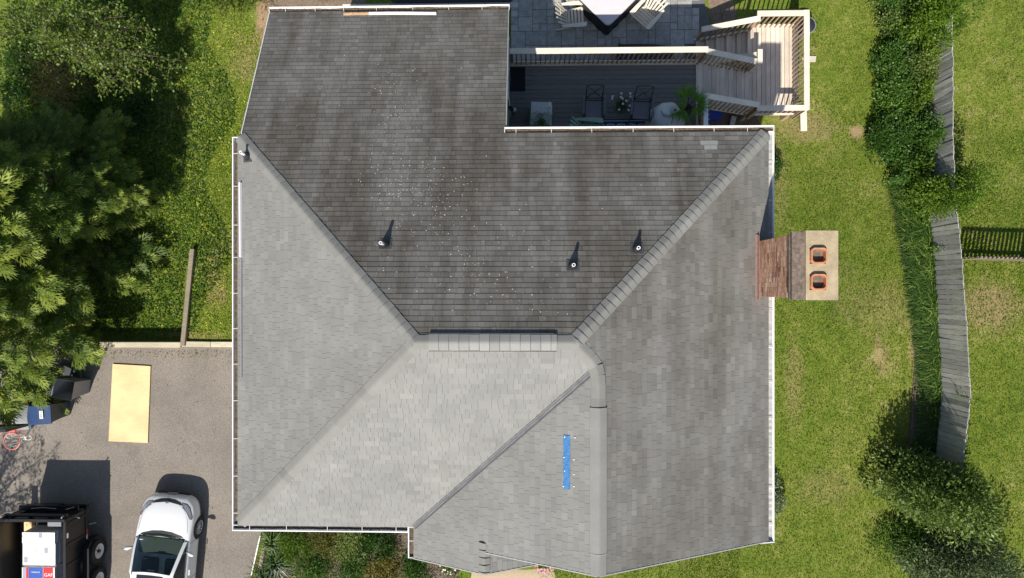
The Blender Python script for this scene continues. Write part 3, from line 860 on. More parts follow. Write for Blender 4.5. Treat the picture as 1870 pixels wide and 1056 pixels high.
m1.bar((cx0 - .012, cy0 - .08, fE(cx0, 0) + .06), (cx0 - .012, cy1 + .14, fE(cx0, 0) + .06), .02, .12)
m1.bar((cx0 - .05, cy0 - .12, fE(cx0 - .06, 0) + .018), (cx0 - .05, cy1 + .16, fE(cx0 - .06, 0) + .018), .06, .012)
m1.build("chimney_flashing", M['copper'], chim)
# ================================================================ THINGS LYING ON THE ROOF
mb = MB()
a, b = on(1035, 795, fL), on(1034.5, 893, fL)
n = 18; vs = []
for i in range(n + 1):
    p = a.lerp(b, i / n)
    for o_ in (-.072, -.03, 0, .03, .068):
        x, y = p.x + o_ + random.uniform(-.003, .003), p.y
        vs.append((x, y, fL(x, y) + .02 + .006 * math.sin(i * 1.3 + o_ * 60) + random.uniform(0, .004)))
mb.add(vs, [(i * 5 + j, i * 5 + j + 1, (i + 1) * 5 + j + 1, (i + 1) * 5 + j) for i in range(n) for j in range(4)])
tp = mb.build("tarp_strip", M['tarp'], smooth=True); tag(tp, "narrow bright blue tarp strip nailed over the front gable slope", "tarp")
for (px, py) in ((1031, 798), (1030, 835), (1031, 860), (1029, 888), (1050, 799), (1048, 839), (1048, 866), (1048, 888)):
    m1 = MB(); p = on(px, py, fL, .022); m1.lathe([(.0001, .01), (.012, .008), (.013, 0)], p, 10)
    m1.build("nail_cap", M['pvc'], tp)
# loose gutter cover on the north wing
mb = MB()
A, B = on(628, 27, fN), on(797, 26, fN); n = 40; vs = []
for i in range(n + 1):
    p = A.lerp(B, i / n); bow = .02 * math.sin(i / n * 3.14) + random.uniform(-.002, .002)
    for (o_, h) in ((-.035, .012), (-.03, .035), (.01, .06), (.035, .065), (.045, .045), (.048, .012)):
        y = p.y + o_ + bow; vs.append((p.x, y, fN(p.x, y) + h))
mb.add(vs, [(i * 6 + j, i * 6 + j + 1, (i + 1) * 6 + j + 1, (i + 1) * 6 + j) for i in range(n) for j in range(5)], 0)
for k in range(len(mb.f)):
    if k < 5 * 11 and k % 5 < 3: mb.m[k] = 1
o = mb.build("gutter_cover", [M['pvc'], mat("rusty_leaf_litter", (.42, .27, .15), .9, .5, 20)], smooth=False)
tag(o, "long bowed white gutter cover with brown litter lying on the north wing roof", "gutter cover")
# long white downspout lying on the west slope
mb = MB()
A, B = on(440.5, 334, fW, .05), on(441.5, 470, fW, .05)
mb.bar(A, B, .045, .07, up=Vector((-.447, 0, .894)))
o = mb.build("white_channel", M['pvc'], bevel=.006); tag(o, "upper bright white metal channel lying along the west gutter edge", "channel")
mb = MB()
A, B = on(442, 473, fW, .035), on(442.5, 690, fW, .035)
mb.bar(A, B, .022, .045, up=Vector((-.447, 0, .894)))
o = mb.build("white_channel", M['steel'], bevel=.004); tag(o, "lower thin grey metal channel lying along the west gutter edge", "channel")

# ================================================================ PATIO
PZ = -.80
mb = MB()
pp = [(-7.5, 10.6), (-4.6, 10.6)]
edge_pts = [W(1284, -10, PZ), W(1290, 18, PZ), W(1298, 45, PZ), W(1303, 66, PZ), W(1268, 88, PZ)]
outline = [(-.66, 6.3), (edge_pts[-1].x, 6.3)] + [(p.x, p.y) for p in edge_pts[::-1]] + [(edge_pts[0].x - .3, 13), (-.66, 13)]
mb.prism(outline, -1.0, PZ - .012)
o = mb.build("patio", M['slab']); tag(o, kind="structure")
U = .235; gw, gh = int(6.6 / U), int(6.8 / U)
grid = [[0] * gw for _ in range(gh)]
st = MB()
def inpoly(x, y, poly):
    c = False
    for i in range(len(poly)):
        (x1, y1), (x2, y2) = poly[i], poly[i - 1]
        if (y1 > y) != (y2 > y) and x < (x2 - x1) * (y - y1) / (y2 - y1) + x1: c = not c
    return c
for j in range(gh):
    for i in range(gw):
        if grid[j][i]: continue
        opts = [(2, 2), (2, 1), (1, 2), (1, 1), (2, 2), (3, 2), (2, 3), (1, 1)]; random.shuffle(opts)
        for (w, h) in opts:
            if i + w > gw or j + h > gh or any(grid[j + q][i + p] for q in range(h) for p in range(w)): continue
            for q in range(h):
                for p in range(w): grid[j + q][i + p] = 1
            break
        x0, y0 = -.66 + i * U, 6.3 + j * U
        pl = [(x0 + .007, y0 + .007), (x0 + w * U - .007, y0 + .007), (x0 + w * U - .007, y0 + h * U - .007), (x0 + .007, y0 + h * U - .007)]
        if not all(inpoly(x, y, outline) for x, y in [(p[0], p[1]) for p in pl]): continue
        st.prism(pl, PZ - .02, PZ + random.uniform(0, .002), tone=random.random())
o = st.build("patio_paving", M['stone'], bevel=.005); tag(o, kind="structure")
# pale slab strip behind the north wing, and mulch
st = MB()
xx = W(625, 5, PZ).x
for w_, tn in ((.5, 1), (1.1, .9), (.9, .35), (1.0, .25), (1.2, .3), (1.1, .4)):  # slab tones drop eastward: the wing's shade is painted in
    st.box((xx + w_ / 2, 9.28, PZ - .02), (w_ - .02, .17, .06), tone=tn); xx += w_
o = st.build("paver_strip", M['curb']); tag(o, kind="structure")
def patch(name, pts, z, m, drop=.02, amp=.02):
    """a thin uneven sheet of loose material following the terrain"""
    n = len(pts); c = (sum(p[0] for p in pts) / n, sum(p[1] for p in pts) / n)
    mb_ = MB(); vs = []; K = 6
    P = []
    for i in range(n):
        a_, b_ = pts[i], pts[(i + 1) % n]
        for q in range(6):
            t_ = q / 6; P.append((a_[0] + (b_[0] - a_[0]) * t_ + random.uniform(-1, 1) * .035, a_[1] + (b_[1] - a_[1]) * t_ + random.uniform(-1, 1) * .035))
    n = len(P)
    for k in range(K + 1):
        for (x, y) in P:
            f_ = k / K; X, Y = x + (c[0] - x) * f_, y + (c[1] - y) * f_
            vs.append((X, Y, terrain(X, Y) + z + (random.uniform(0, amp) if k else -drop)))
    mb_.add(vs, [(k * n + i, k * n + (i + 1) % n, (k + 1) * n + (i + 1) % n, (k + 1) * n + i) for k in range(K) for i in range(n)])
    o_ = mb_.build(name, m, smooth=True); tag(o_, kind="structure"); return o_
def wp(px, py, z): p = W(px, py, z); return (p.x, p.y)
patch("mulch_bed", [wp(490, 10, -.8), wp(490, -60, -.8), wp(668, -60, -.8), wp(668, 12, -.8), wp(700, 60, -.8), wp(500, 40, -.8)], .02, M['mulch'])
patch("soil_path", [wp(1286, -30, -.8), wp(1330, -30, -.8), wp(1345, 20, -.8), wp(1345, 90, -.8), wp(1300, 78, -.8), wp(1302, 50, -.8)], .02, M['mulch'])
patch("soil_bed", [wp(1270, 175, -.6), wp(1380, 200, -.6), wp(1400, 232, -.6), wp(1400, 300, -.6), wp(1270, 300, -.6)], .02, M['soil'])
o = patch("flower_bed", [wp(482, 976, 0), wp(462, 1065, 0), wp(452, 1130, 0), wp(800, 1130, 0), wp(840, 1040, 0), wp(850, 1000, 0), wp(800, 940, 0), wp(500, 940, 0)], .02, M['soil'])
patch("gravel_path", [wp(860, 1040, 0), wp(1010, 1040, 0), wp(1030, 1120, 0), wp(850, 1120, 0)], .015, M['aggregate'])
mb = MB(); mb.box((-.75, -6.75, .05), (2.4, 1.6, .12)); o = mb.build("porch_paving", M['paver']); tag(o, kind="structure")
# covered hot tub on the patio beyond the wing
mb = MB(); a_, b_ = W(668, 4, -.3), W(941, 4, -.3)
pts = []; x0, x1, y0, y1, r_ = -4.62, b_.x, 9.37, 12.4, .25
for (cx_, cy_, s) in ((x1 - r_, y0 + r_, -90), (x1 - r_, y1 - r_, 0), (x0 + r_, y1 - r_, 90), (x0 + r_, y0 + r_, 180)):
    for k in range(7): a = R(s + k * 15); pts.append((cx_ + r_ * math.cos(a), cy_ + r_ * math.sin(a)))
mb.prism(pts, -.8, -.755)
o = mb.build("rubber_mat", M['cover_dark'], bevel=.015); tag(o, "long black round-cornered mat on the ground beyond the north wing", "mat")

# ================================================================ DECK
DZ = 1.1
DX0, DX1, DY0, DY1 = -.62, 4.94, 3.3, 6.76
LX0, LX1, LY0, LY1, LZ = 6.72, 8.18, 5.42, 8.2, .1
deck = empty("deck", (DX1, DY1, PZ), label="weathered timber deck with dark composite floor, side stairs and landing", cat="deck")
DO = Vector((DX1, DY1, PZ))
def db(m_, name, mats, par=None, **k):
    o_ = m_.build(name, mats, par or deck, **k)
    if par is None: o_.location = -DO
    return o_
mb = MB(); y = DY0
while y < DY1 - .01:
    mb.box(((DX0 + DX1) / 2, y + .066, DZ - .0125), (DX1 - DX0, .128, .025), tone=random.random()); y += .14
db(mb, "decking", M['composite'])
mb = MB(); mb.box(((DX0 + DX1) / 2, DY1 - .06, DZ + .018), (DX1 - DX0, .10, .036)); db(mb, 'edge_board', M['wood'])
mb = MB(); mb.box((DX1 - .03, (DY0 + DY1 - .07) / 2, DZ + .018), (.06, DY1 - DY0 - .08, .036)); db(mb, 'edge_board', M['woody'])
mb = MB()
for y in (DY0 + .3, DY1 - .1): mb.box(((DX0 + DX1) / 2, y, DZ - .14), (DX1 - DX0 - .02, .05, .22))
for x in np.arange(DX0 + .1, DX1, .4): mb.box((float(x), (DY0 + DY1) / 2, DZ - .14), (.04, DY1 - DY0 - .3, .215))
db(mb, "joists", M['woody'])
for (x, y) in ((0, 6.6), (2.2, 6.6), (4.8, 6.6), (4.8, 3.9)):
    mb = MB(); mb.box((x, y, (DZ - .25 + PZ - .1) / 2), (.14, .14, DZ - .25 - PZ + .1)); db(mb, "support_post", M['balw'])
def railing(A, B, za=DZ, zb=None, h=.93, side=0, posts=True, cap_w=.165, bottom=True, gap=.14):
    """cap board, bottom rail, balusters and posts of one straight run; side: offset of balusters"""
    zb = za if zb is None else zb
    A, B = Vector((A[0], A[1], za)), Vector((B[0], B[1], zb))
    d2 = Vector((B.x - A.x, B.y - A.y, 0)); L = d2.length; d2.normalize(); n_ = Vector((-d2.y, d2.x, 0))
    along_x = abs(d2.x) > abs(d2.y)
    railing.n = getattr(railing, 'n', 0) + 1; m1 = MB(); up = Vector((0, 0, h + .003 * (railing.n % 4)))
    m1.bar(A + up - d2 * .07, B + up + d2 * .07, cap_w, .038, tone=random.random())
    rl = db(m1, "railing", M['railw'] if along_x else M['railc'], bevel=.006)
    m1 = MB(); q = Vector((0, 0, h - .07)) + n_ * side * .03
    m1.bar(A + q, B + q, .038, .085); m1.build('top_beam', M['railw'] if along_x else M['railc'], rl); m1 = MB()
    q = Vector((0, 0, .09)) + n_ * side * .03
    if bottom: m1.bar(A + q, B + q, .04, .085)
    m1.build('bottom_beam', M['railw'] if along_x else M['railc'], rl)
    m1 = MB(); n = int(L / gap)
    for i in range(1, n):
        p = A.lerp(B, i / n) + n_ * side * .07
        m1.box(p + Vector((0, 0, h / 2 - .0)), (.036, .036, h - .07), rz=math.atan2(d2.y, d2.x), tone=random.random())
    m1.build("balusters", M['balw'], rl)
    if posts:
        for p in (A, B):
            m1 = MB(); m1.box(p + Vector((0, 0, h / 2 - .12)), (.09, .09, h + .14), rz=math.atan2(d2.y, d2.x)); m1.build("rail_post", M['balw'], rl)
    return rl
railing((DX0 + .05, DY1 + .02), (DX1, DY1 + .02), side=-1)
# upper stairs going east
UY0, UY1 = 5.50, 6.70
n = 6
for i in range(n):
    x = DX1 + (LX0 - DX1) * i / n; z = DZ - (DZ - LZ) * (i + .5) / n if i else DZ
    wtr = (LX0 - DX1) / n
    m1 = MB()
    for q in (0, 1): m1.box((x + wtr * (.25 + .5 * q), (UY0 + UY1) / 2, (DZ - (DZ - LZ) * i / n) - .018), (wtr * .5 - .008, UY1 - UY0, .036), tone=random.random())
    if i: m1.box((x + .01, (UY0 + UY1) / 2, DZ - (DZ - LZ) * (i - .5) / n - .03), (.02, UY1 - UY0 - .02, (DZ - LZ) / n - .03), tone=.2)
    db(m1, "stair_step", M['woody'])
m1 = MB()
for y in (UY0 - .02, UY1 + .02): m1 = MB(); m1.bar((DX1 + .03, y, DZ - .14), (LX0, y, LZ - .12), .04, .26); db(m1, "stringer", M['railw'])
railing((DX1 + .08, UY1 + .04), (LX0, UY1 + .04), DZ, LZ, side=-1, h=.92)
railing((DX1 + .1, UY0 - .03), (LX0, UY0 - .03), DZ, LZ, side=-1, h=.9)
# landing
m1 = MB(); x = LX0 + .0
while x < LX1 - .02:
    m1.box((x + .066, (LY0 + LY1) / 2, LZ - .018), (.129, LY1 - LY0, .036), tone=random.random()); x += .142
db(m1, "landing_floor", M['woody'])
for y in (LY0 + .04, (LY0 + LY1) / 2, LY1 - .04): m1 = MB(); m1.box(((LX0 + LX1) / 2, y, LZ - .13), (LX1 - LX0, .04, .19)); db(m1, "landing_frame", M['railw'])
for (x, y) in ((LX0 + .08, LY0 + .08), (LX1 - .08, LY0 + .08), (LX0 + .08, LY1 - .08), (LX1 - .08, LY1 - .08)):
    m1 = MB(); m1.box((x, y, (LZ - .04 + PZ - .1) / 2), (.13, .13, LZ - .04 - PZ + .1)); db(m1, "support_post", M['balw'])
railing((LX0 + .06, LY1 - .02), (LX1 - .03, LY1 - .02), LZ, side=-1)
railing((LX1 - .02, LY1), (LX1 - .02, LY0 - .05), LZ, side=-1)
railing((LX1 - .05, LY0 - .05), (LX0 + .05, LY0 - .05), LZ, side=-1)
# lower stairs going back west
SY0, SY1 = 6.98, 8.02
n = 5; sx1 = 5.30
for i in range(n):
    wtr = (LX0 - sx1) / n; x = LX0 - wtr * (i + 1); z = LZ - (LZ - PZ) * (i + 1) / (n + 1)
    m1 = MB()
    for q in (0, 1): m1.box((x + wtr * (.25 + .5 * q), (SY0 + SY1) / 2, z - .018), (wtr * .5 - .008, SY1 - SY0, .036), tone=random.random())
    m1.box((x + wtr + .01, (SY0 + SY1) / 2, z + .06), (.02, SY1 - SY0 - .02, .1), tone=.2)
    db(m1, "stair_step", M['woody'])
m1 = MB()
for y in (SY0 - .02, SY1 + .02): m1 = MB(); m1.bar((LX0, y, LZ - .14), (sx1, y, PZ + .02), .04, .26); db(m1, "stringer", M['railw'])
railing((LX0 + .02, SY1 + .02), (sx1 + .05, SY1 + .02), LZ, PZ + .06, side=1, h=.92)
railing((LX0 + .02, SY0), (sx1 + .05, SY0), LZ, PZ + .06, side=-1, h=.92)
# end post between the two flights and white cap rail south of the stairs
m1 = MB(); m1.box((LX0 + .03, 6.86, .62), (.10, .34, 1.05)); m1.box((LX0 + .03, 6.86, 1.16), (.14, .42, .04)); db(m1, "newel_post", M['railw'])
mb = MB(); mb.box((4.93, 4.35, DZ + .95), (.13, 2.35, .05)); 
wr = db(mb, "white_rail", M['white'], bevel=.01)
mb = MB()
for y in np.arange(3.4, 5.5, .14): mb.box((5.02, float(y), DZ + .5), (.04, .04, .88))
mb.box((5.02, 4.35, DZ + .12), (.05, 2.3, .07)); mb.build("balusters", M['balw'], wr)

# ================================================================ LOOSE THINGS AROUND THE DECK
mb = MB(); p0, p1 = W(1465, 212, -.72), W(1466, 240, -.72)
mb.bar(p0 + Vector((0, .25, .0)), p1, .20, .09); mb.bar(p0 + Vector((.02, .25, .055)), p1 + Vector((.02, .02, .055)), .03, .02)
o = mb.build("plank", M['railc'], bevel=.008); o.location.z = .06
tag(o, "pale square-ended plank on the lawn at the landing's south-east corner", "plank")
# bin right of the landing
bn = empty("garbage_bin", W(1460, 60, -.8), label="round grey garbage bin with black bag beside the landing rail", cat="bin")
mb = MB(); mb.lathe([(.19, 0), (.24, .62), (.27, .63), (.27, .67), (.235, .67), (.22, .3)], n=22); mb.build("bin_body", M['grey_bin'], bn, smooth=True)
mb = MB(); mb.lathe([(.25, .66), (.22, .70), (.12, .73), (.001, .74)], n=16); mb.build("bag", M['black_rubber'], bn, smooth=True)
bn.location.z = -.83
mb = MB(); c = W(1482, 108, -.8); mb.prism([(c.x - .3, c.y - .08), (c.x + .12, c.y - .1), (c.x + .15, c.y + .09), (c.x - .3, c.y + .1)], -.82, -.77)
o = mb.build("stepping_stone", M['curb'], bevel=.01); tag(o, "small tan paver stone poking out under the landing's east rail", "paver")
# things below the stairs
mb = MB(); c = W(1302, 204, -.55); mb.box((c.x, c.y, -.58), (.42, .5, .42)); 
bb = mb.build("storage_tote", M['bluebox'], bevel=.02); tag(bb, "blue plastic tote on the ground below the deck stairs", "tote")
mb = MB(); mb.box((c.x, c.y, -.36), (.46, .54, .04)); mb.build("lid", M['bluebox'], bb, bevel=.01)
for k, (px, py, lab) in enumerate(((1338, 222, "grey concrete edging stone nearest the house gutter, beneath the stairs"), (1346, 198, "grey concrete edging stone tucked closest under the stair rail"))):
    mb = MB(); c = W(px, py, -.7); mb.box((c.x, c.y, -.72), (.16, .34, .12), rz=-.25)
    o = mb.build("edging_stone", M['curb'], bevel=.012); tag(o, lab, "edging stone", "edging stones under the stairs")

# Adirondack chairs ------------------------------------------------------
def adirondack(m, loc, rz, label, back=6, group="slatted lounge chairs"):
    """faces local +X; seat slats run along Y"""
    t = empty("adirondack_chair", loc, rz, label, "chair", group)
    mb = MB()
    for i in range(5):
        x = .30 - i * .105; mb.box((x, 0, .36 - i * .022), (.074, .52, .02), M=Matrix.Rotation(R(-12), 3, 'Y').inverted(), tone=.5)
    mb.build("seat", M[m], t, bevel=.004)
    mb = MB(); 
    for i in range(back):
        u = (i - (back - 1) / 2) / ((back - 1) / 2)
        a_ = Vector((-.17, u * .20, .27)); L = .80 - .12 * u * u
        b_ = a_ + Vector((-.42, u * .15, .72)).normalized() * L
        mb.bar(a_, b_, .060, .018, up=Vector((.86, 0, .5)))
    mb.bar((-.20, -.24, .34), (-.20, .24, .34), .02, .06); mb.bar((-.41, -.32, .66), (-.41, .32, .66), .02, .07)
    mb.build("backrest", M[m], t, bevel=.004)
    for s in (-1, 1):
        mb = MB(); pts = [(.40, s * .27), (.42, s * .33), (.38, s * .42), (.1, s * .42), (-.38, s * .38), (-.40, s * .31), (0, s * .29)]
        mb.prism(pts if s > 0 else pts[::-1], .545, .57); mb.build("armrest", M[m], t, bevel=.005)
        mb = MB(); mb.box((.33, s * .31, .27), (.09, .03, .545)); mb.build("leg", M[m], t)
        mb = MB(); mb.bar((.36, s * .275, .33), (-.55, s * .275, .02), .03, .12); mb.build("leg", M[m], t)
    return t
adirondack('chairw', W(1046, 32, -.5) * 1.0 - Vector((0, 0, .30)), R(4), "cream slatted lounge chair facing right, left of the covered fire table")
adirondack('chairw', W(1180, 28, -.5) - Vector((0, 0, .30)), R(227), "cream slatted lounge chair turned to the lower left, right of the covered fire table")
adirondack('chairg', Vector((1.66, 4.56, DZ)), R(-4), "sage green slatted chair half hidden by the house gutter on the deck", group=None)
# covered fire table, a square set cornerwise
ft = empty("fire_table", Vector((2.0, 9.3, PZ)), label="square patio table set cornerwise under a lilac grey fitted cover", cat="covered table")
tip = W(1111, 46, -.05); half = .98
ft.location = (tip.x, tip.y + half * 1.0, PZ)
mb = MB(); n = 4; K = 14
def ring(r_, z_, wob=0, rnd=.12):
    out = []
    for s in range(4):
        a0_, a1_ = R(-90 + 90 * s), R(90 * s)
        p0_, p1_ = Vector((math.cos(a0_), math.sin(a0_), 0)) * r_, Vector((math.cos(a1_), math.sin(a1_), 0)) * r_
        for k in range(K):
            t_ = k / K; p = p0_.lerp(p1_, t_)
            c_ = min(t_, 1 - t_)
            if c_ < rnd: p *= 1 - (rnd - c_) ** 2 / rnd * .45
            w_ = 1 + wob * math.sin(t_ * 24 + s * 3) 
            out.append((p.x * w_, p.y * w_, z_))
    return out
rs = [ring(1.0, .70), ring(1.02, .66), ring(1.04, .52, .006), ring(1.06, .30, .012), ring(1.09, .04, .02)]
nn_ = 4 * K
mb.add(rs[0], [tuple(range(nn_))], 0)
for i in range(4):
    mb.add(rs[i] + rs[i + 1], [(k, nn_ + k, nn_ + (k + 1) % nn_, (k + 1) % nn_) for k in range(nn_)], 0 if i < 1 else 1)
for i in range(len(mb.f)):
    pass
cv = mb.build("fitted_cover", [M['cover_lilac'], M['cover_dark']], ft)
mb = MB()
for s in range(4):
    a = R(90 * s + 45); mb.box((.5 * math.cos(a), .5 * math.sin(a), .02), (.1, .1, .04))
mb.build("leg", M['frame'], ft)
# dark folded cover leaning under the deck rail
mb = MB()
q = [W(1130, 77, -.25), W(1134, 80, -.25), W(1180, 81, -.3), W(1228, 87, -.4)]
top = [Vector((p.x, p.y, -.25)) for p in q]; bot = [Vector((p.x + .02, p.y - .5, -.2)) for p in q]
vs = top + bot + [Vector((p.x, p.y - .02, -.8)) for p in top] + [Vector((p.x, p.y, -.8)) for p in bot]
mb.add(vs, [(i, i + 1, 5 + i, 4 + i) for i in range(3)] + [(8 + i, 12 + i, 13 + i, 9 + i) for i in range(3)] + [(i, 8 + i, 9 + i, 1 + i) for i in range(3)] + [(4 + i, 5 + i, 13 + i, 12 + i) for i in range(3)] + [(0, 4, 12, 8), (3, 11, 15, 7)])
o = mb.build("grill_cover", M['cover_dark'], bevel=.02); tag(o, "low black covered bench on the patio tucked beneath the deck rail", "covered bench")

# sling chairs ------------------------------------------------------------
def sling_chair(loc, rz, label, hue='sling'):
    """faces local -Y"""
    t = empty("sling_chair", loc, rz, label, "chair", "dark metal sling chairs on the deck")
    mb = MB(); vs = []
    for j in range(7):
        y = -.30 + j * .085; z = .42 - .03 * math.sin(j / 6 * 3.14)
        for x in (-.225, -.1, 0, .1, .225): vs.append((x, y, z - .012 * (1 - (x / .225) ** 2)))
    vs += [(v[0], v[1], v[2] - .008) for v in vs]
    fs = [(j * 5 + i, j * 5 + i + 1, (j + 1) * 5 + i + 1, (j + 1) * 5 + i) for j in range(6) for i in range(4)]
    mb.add(vs, fs + [tuple(35 + k for k in f[::-1]) for f in fs]); mb.build("seat", M[hue], t)
    r_ = .014
    mb = MB()
    bt = [Vector((s * .24, .48, .98)) for s in (-1, 1)]; bm = [Vector((s * .235, .22, .42)) for s in (-1, 1)]
    for k in (0, 1): mb.tube([bm[k], bt[k]], r_, 8)
    mb.tube([bt[0], Vector((-.1, .50, 1.0)), Vector((.1, .50, 1.0)), bt[1]], r_, 8)
    l0, l1 = bm[0].lerp(bt[0], .15), bm[1].lerp(bt[1], .15)
    mb.tube([l0, l1], r_ * .9, 8); mb.tube([l0, bt[1]], r_ * .65, 6); mb.tube([l1, bt[0]], r_ * .65, 6)
    mb.build("backrest", M['frame'], t, smooth=True)
    mb = MB()
    for s in (-1, 1):
        mb.tube([(s * .25, -.31, .42), (s * .25, .22, .42)], r_, 8)
    mb.tube([(-.25, -.31, .42), (.25, -.31, .42)], r_, 8); mb.tube([(-.25, .22, .42), (.25, .22, .42)], r_, 8)
    mb.build("seat_frame", M['frame'], t, smooth=True)
    for s in (-1, 1):
        mb = MB(); mb.bar((s * .30, -.25, .64), (s * .30, .30, .66), .045, .022); mb.build("armrest", M['armm'], t, bevel=.005)
        mb = MB(); mb.tube([(s * .30, .28, .65), (s * .27, .25, .42), (s * .28, .33, 0)], r_, 8); mb.build("leg", M['frame'], t, smooth=True)
        mb = MB(); mb.tube([(s * .30, -.22, .63), (s * .29, -.30, .42), (s * .30, -.40, 0)], r_, 8); mb.build("leg", M['frame'], t, smooth=True)
    return t
c1, c2 = W(1084, 197, DZ + .42), W(1171, 199, DZ + .42)
sling_chair((c1.x, c1.y, DZ), R(-1), "dark metal sling chair with grey seat, left of the potted flowers on the deck")
sling_chair((c2.x, c2.y, DZ), R(-4), "dark metal sling chair with mauve grey seat, right of the potted flowers on the deck")
# rug
mb = MB(); mb.box((2.98, 4.28, DZ + .006), (2.2, 1.55, .012)); rug = mb.build("outdoor_rug", mat("navy_rug", (.012, .045, .10), .95, .2, 20)); tag(rug, "navy outdoor rug with white scroll pattern in front of the chairs", "rug")
mb = MB(); z = DZ + .0135
def arc(cx_, cy_, r_, a0_, a1_, w=.014, n=16):
    vs = []
    for k in range(n + 1):
        a = R(a0_ + (a1_ - a0_) * k / n)
        vs += [(cx_ + (r_ - w / 2) * math.cos(a), cy_ + (r_ - w / 2) * math.sin(a), z), (cx_ + (r_ + w / 2) * math.cos(a), cy_ + (r_ + w / 2) * math.sin(a), z)]
    mb.add(vs, [(2 * k, 2 * k + 1, 2 * k + 3, 2 * k + 2) for k in range(n)])
for i in range(7):
    x = 2.05 + i * .31
    for sgn, yy in ((1, 4.76), (-1, 3.8)):
        arc(x, yy, .15, 0, 180 * sgn); arc(x, yy, .09, 0, 180 * sgn); arc(x + .075, yy + .09 * sgn, .05, 0, 360, n=14); arc(x - .075, yy + .09 * sgn, .05, 0, 360, n=14); arc(x, yy + .02, .035, 0, 360)
mb.box((2.98, 5.0, z), (2.1, .012, .001)); mb.box((2.98, 3.46, z), (2.1, .012, .001)); mb.box((2.98, 4.18, z), (2.1, .012, .001))
mb.build("scroll_pattern", M['pvc'], rug)
# door mat
c = W(946, 145, DZ); mb = MB(); mb.box((c.x, c.y, DZ + .008), (.43, .72, .016)); o = mb.build("door_mat", M['mat'], bevel=.004); tag(o, "black rectangular mat in front of the wing's patio door", "mat")
# lantern
c = W(939, 201, DZ + .2); t = empty("garden_lantern", (c.x, c.y, DZ), label="small round pot with white ball standing beside the green wing wall", cat="lantern")
mb = MB(); mb.lathe([(.001, .0), (.07, 0), (.085, .1), (.075, .16), (.001, .16)], n=16); mb.build("pot", M['siding'], t, smooth=True)
mb = MB(); mb.lathe([(.04, .15), (.058, .19), (.058, .24), (.035, .275), (.001, .285)], n=16); mb.build("globe", M['pvc'], t, smooth=True)
# covered box with squeegee
c = W(988, 208, DZ + .8); t = empty("covered_cabinet", (c.x, c.y, DZ), R(-2), label="grey fabric covered grill standing between the lantern and the sling chairs", cat="covered grill")
mb = MB(); K2 = 10; rings = []
for (sx, sy, z_, wv) in ((.34, .36, .0, .03), (.325, .345, .3, .02), (.31, .335, .6, .012), (.30, .33, .82, 0), (.285, .315, .85, 0)):
    rg = []
    for s, (p, q) in enumerate((((-1, -1), (1, -1)), ((1, -1), (1, 1)), ((1, 1), (-1, 1)), ((-1, 1), (-1, -1)))):
        for k in range(K2):
            u = k / K2; x = (p[0] + (q[0] - p[0]) * u) * sx; y = (p[1] + (q[1] - p[1]) * u) * sy
            w_ = 1 + wv * math.sin(k * 2.4 + s * 2); rg.append((x * w_, y * w_, z_ + (random.uniform(-.006, .006) if z_ > .8 else 0)))
    rings.append(rg)
n = 4 * K2
for i in range(4): mb.add(rings[i] + rings[i + 1], [(k, (k + 1) % n, n + (k + 1) % n, n + k) for k in range(n)])
mb.add(rings[4], [tuple(range(n))]); mb.build("fitted_cover", M['cover_grey'], t)
sq_ = empty("squeegee", W(1003, 192, DZ + .87), R(-6), label="small white squeegee lying on the grey covered grill", cat="squeegee")
mb = MB(); mb.box((0, -.06, 0), (.17, .05, .014)); mb.build("blade", M['pvc'], sq_); mb = MB(); mb.box((0, .03, 0), (.022, .14, .016)); mb.build("handle", M['pvc'], sq_)
mb = MB(); mb.box((0, -.06, .009), (.12, .016, .004)); mb.build("rubber_strip", M['frame'], sq_)
# covered round chair / barbecue
c = W(1222, 208, DZ + .7); t = empty("covered_barbecue", (c.x, c.y - .1, DZ), label="lumpy pale grey cover draped over a barbecue, left of the palm", cat="covered barbecue")
mb = MB(); n = 40; prof = [(1.22, .0), (1.12, .2), (1.02, .45), (.93, .68), (.85, .80), (.62, .88), (.3, .91), (.001, .92)]
vs = []
for i, (r_, z_) in enumerate(prof):
    for k in range(n):
        a = k * 2 * math.pi / n
        rx, ry = .40, .42
        w_ = 1 + (.05 * math.sin(5 * a + i * .7) + .035 * math.sin(9 * a + 1.3 * i)) * (1 - i / 8)
        sk = .12 * (1 - z_) * max(0, -math.sin(a))
        vs.append((r_ * rx * w_ * math.cos(a) * (1.15 if math.cos(a) > 0 and math.sin(a) < 0 else 1) - .02, r_ * ry * w_ * math.sin(a) - sk, z_ - (.12 * max(0, math.cos(a)) * (i > 3)) + .02 * math.sin(3 * a + i)))
mb.add(vs, [(i * n + k, i * n + (k + 1) % n, (i + 1) * n + (k + 1) % n, (i + 1) * n + k) for i in range(len(prof) - 1) for k in range(n)])
mb.build("draped_cover", M['cover_grey'], t, smooth=True)
mb = MB(); mb.tube([(-.25, .12, .93), (-.2, 0, .96), (-.05, -.06, .96), (.08, .02, .9)], .008, 6); mb.tube([(.07, .1, .88), (.05, -.1, .9), (.03, -.22, .88)], .007, 6); mb.lathe([(.001, .03), (.03, .02), (.03, 0)], (.12, .14, .86), 10)
mb.build("drawcord", M['frame'], t); t.scale = (1.12, 1.12, 1)

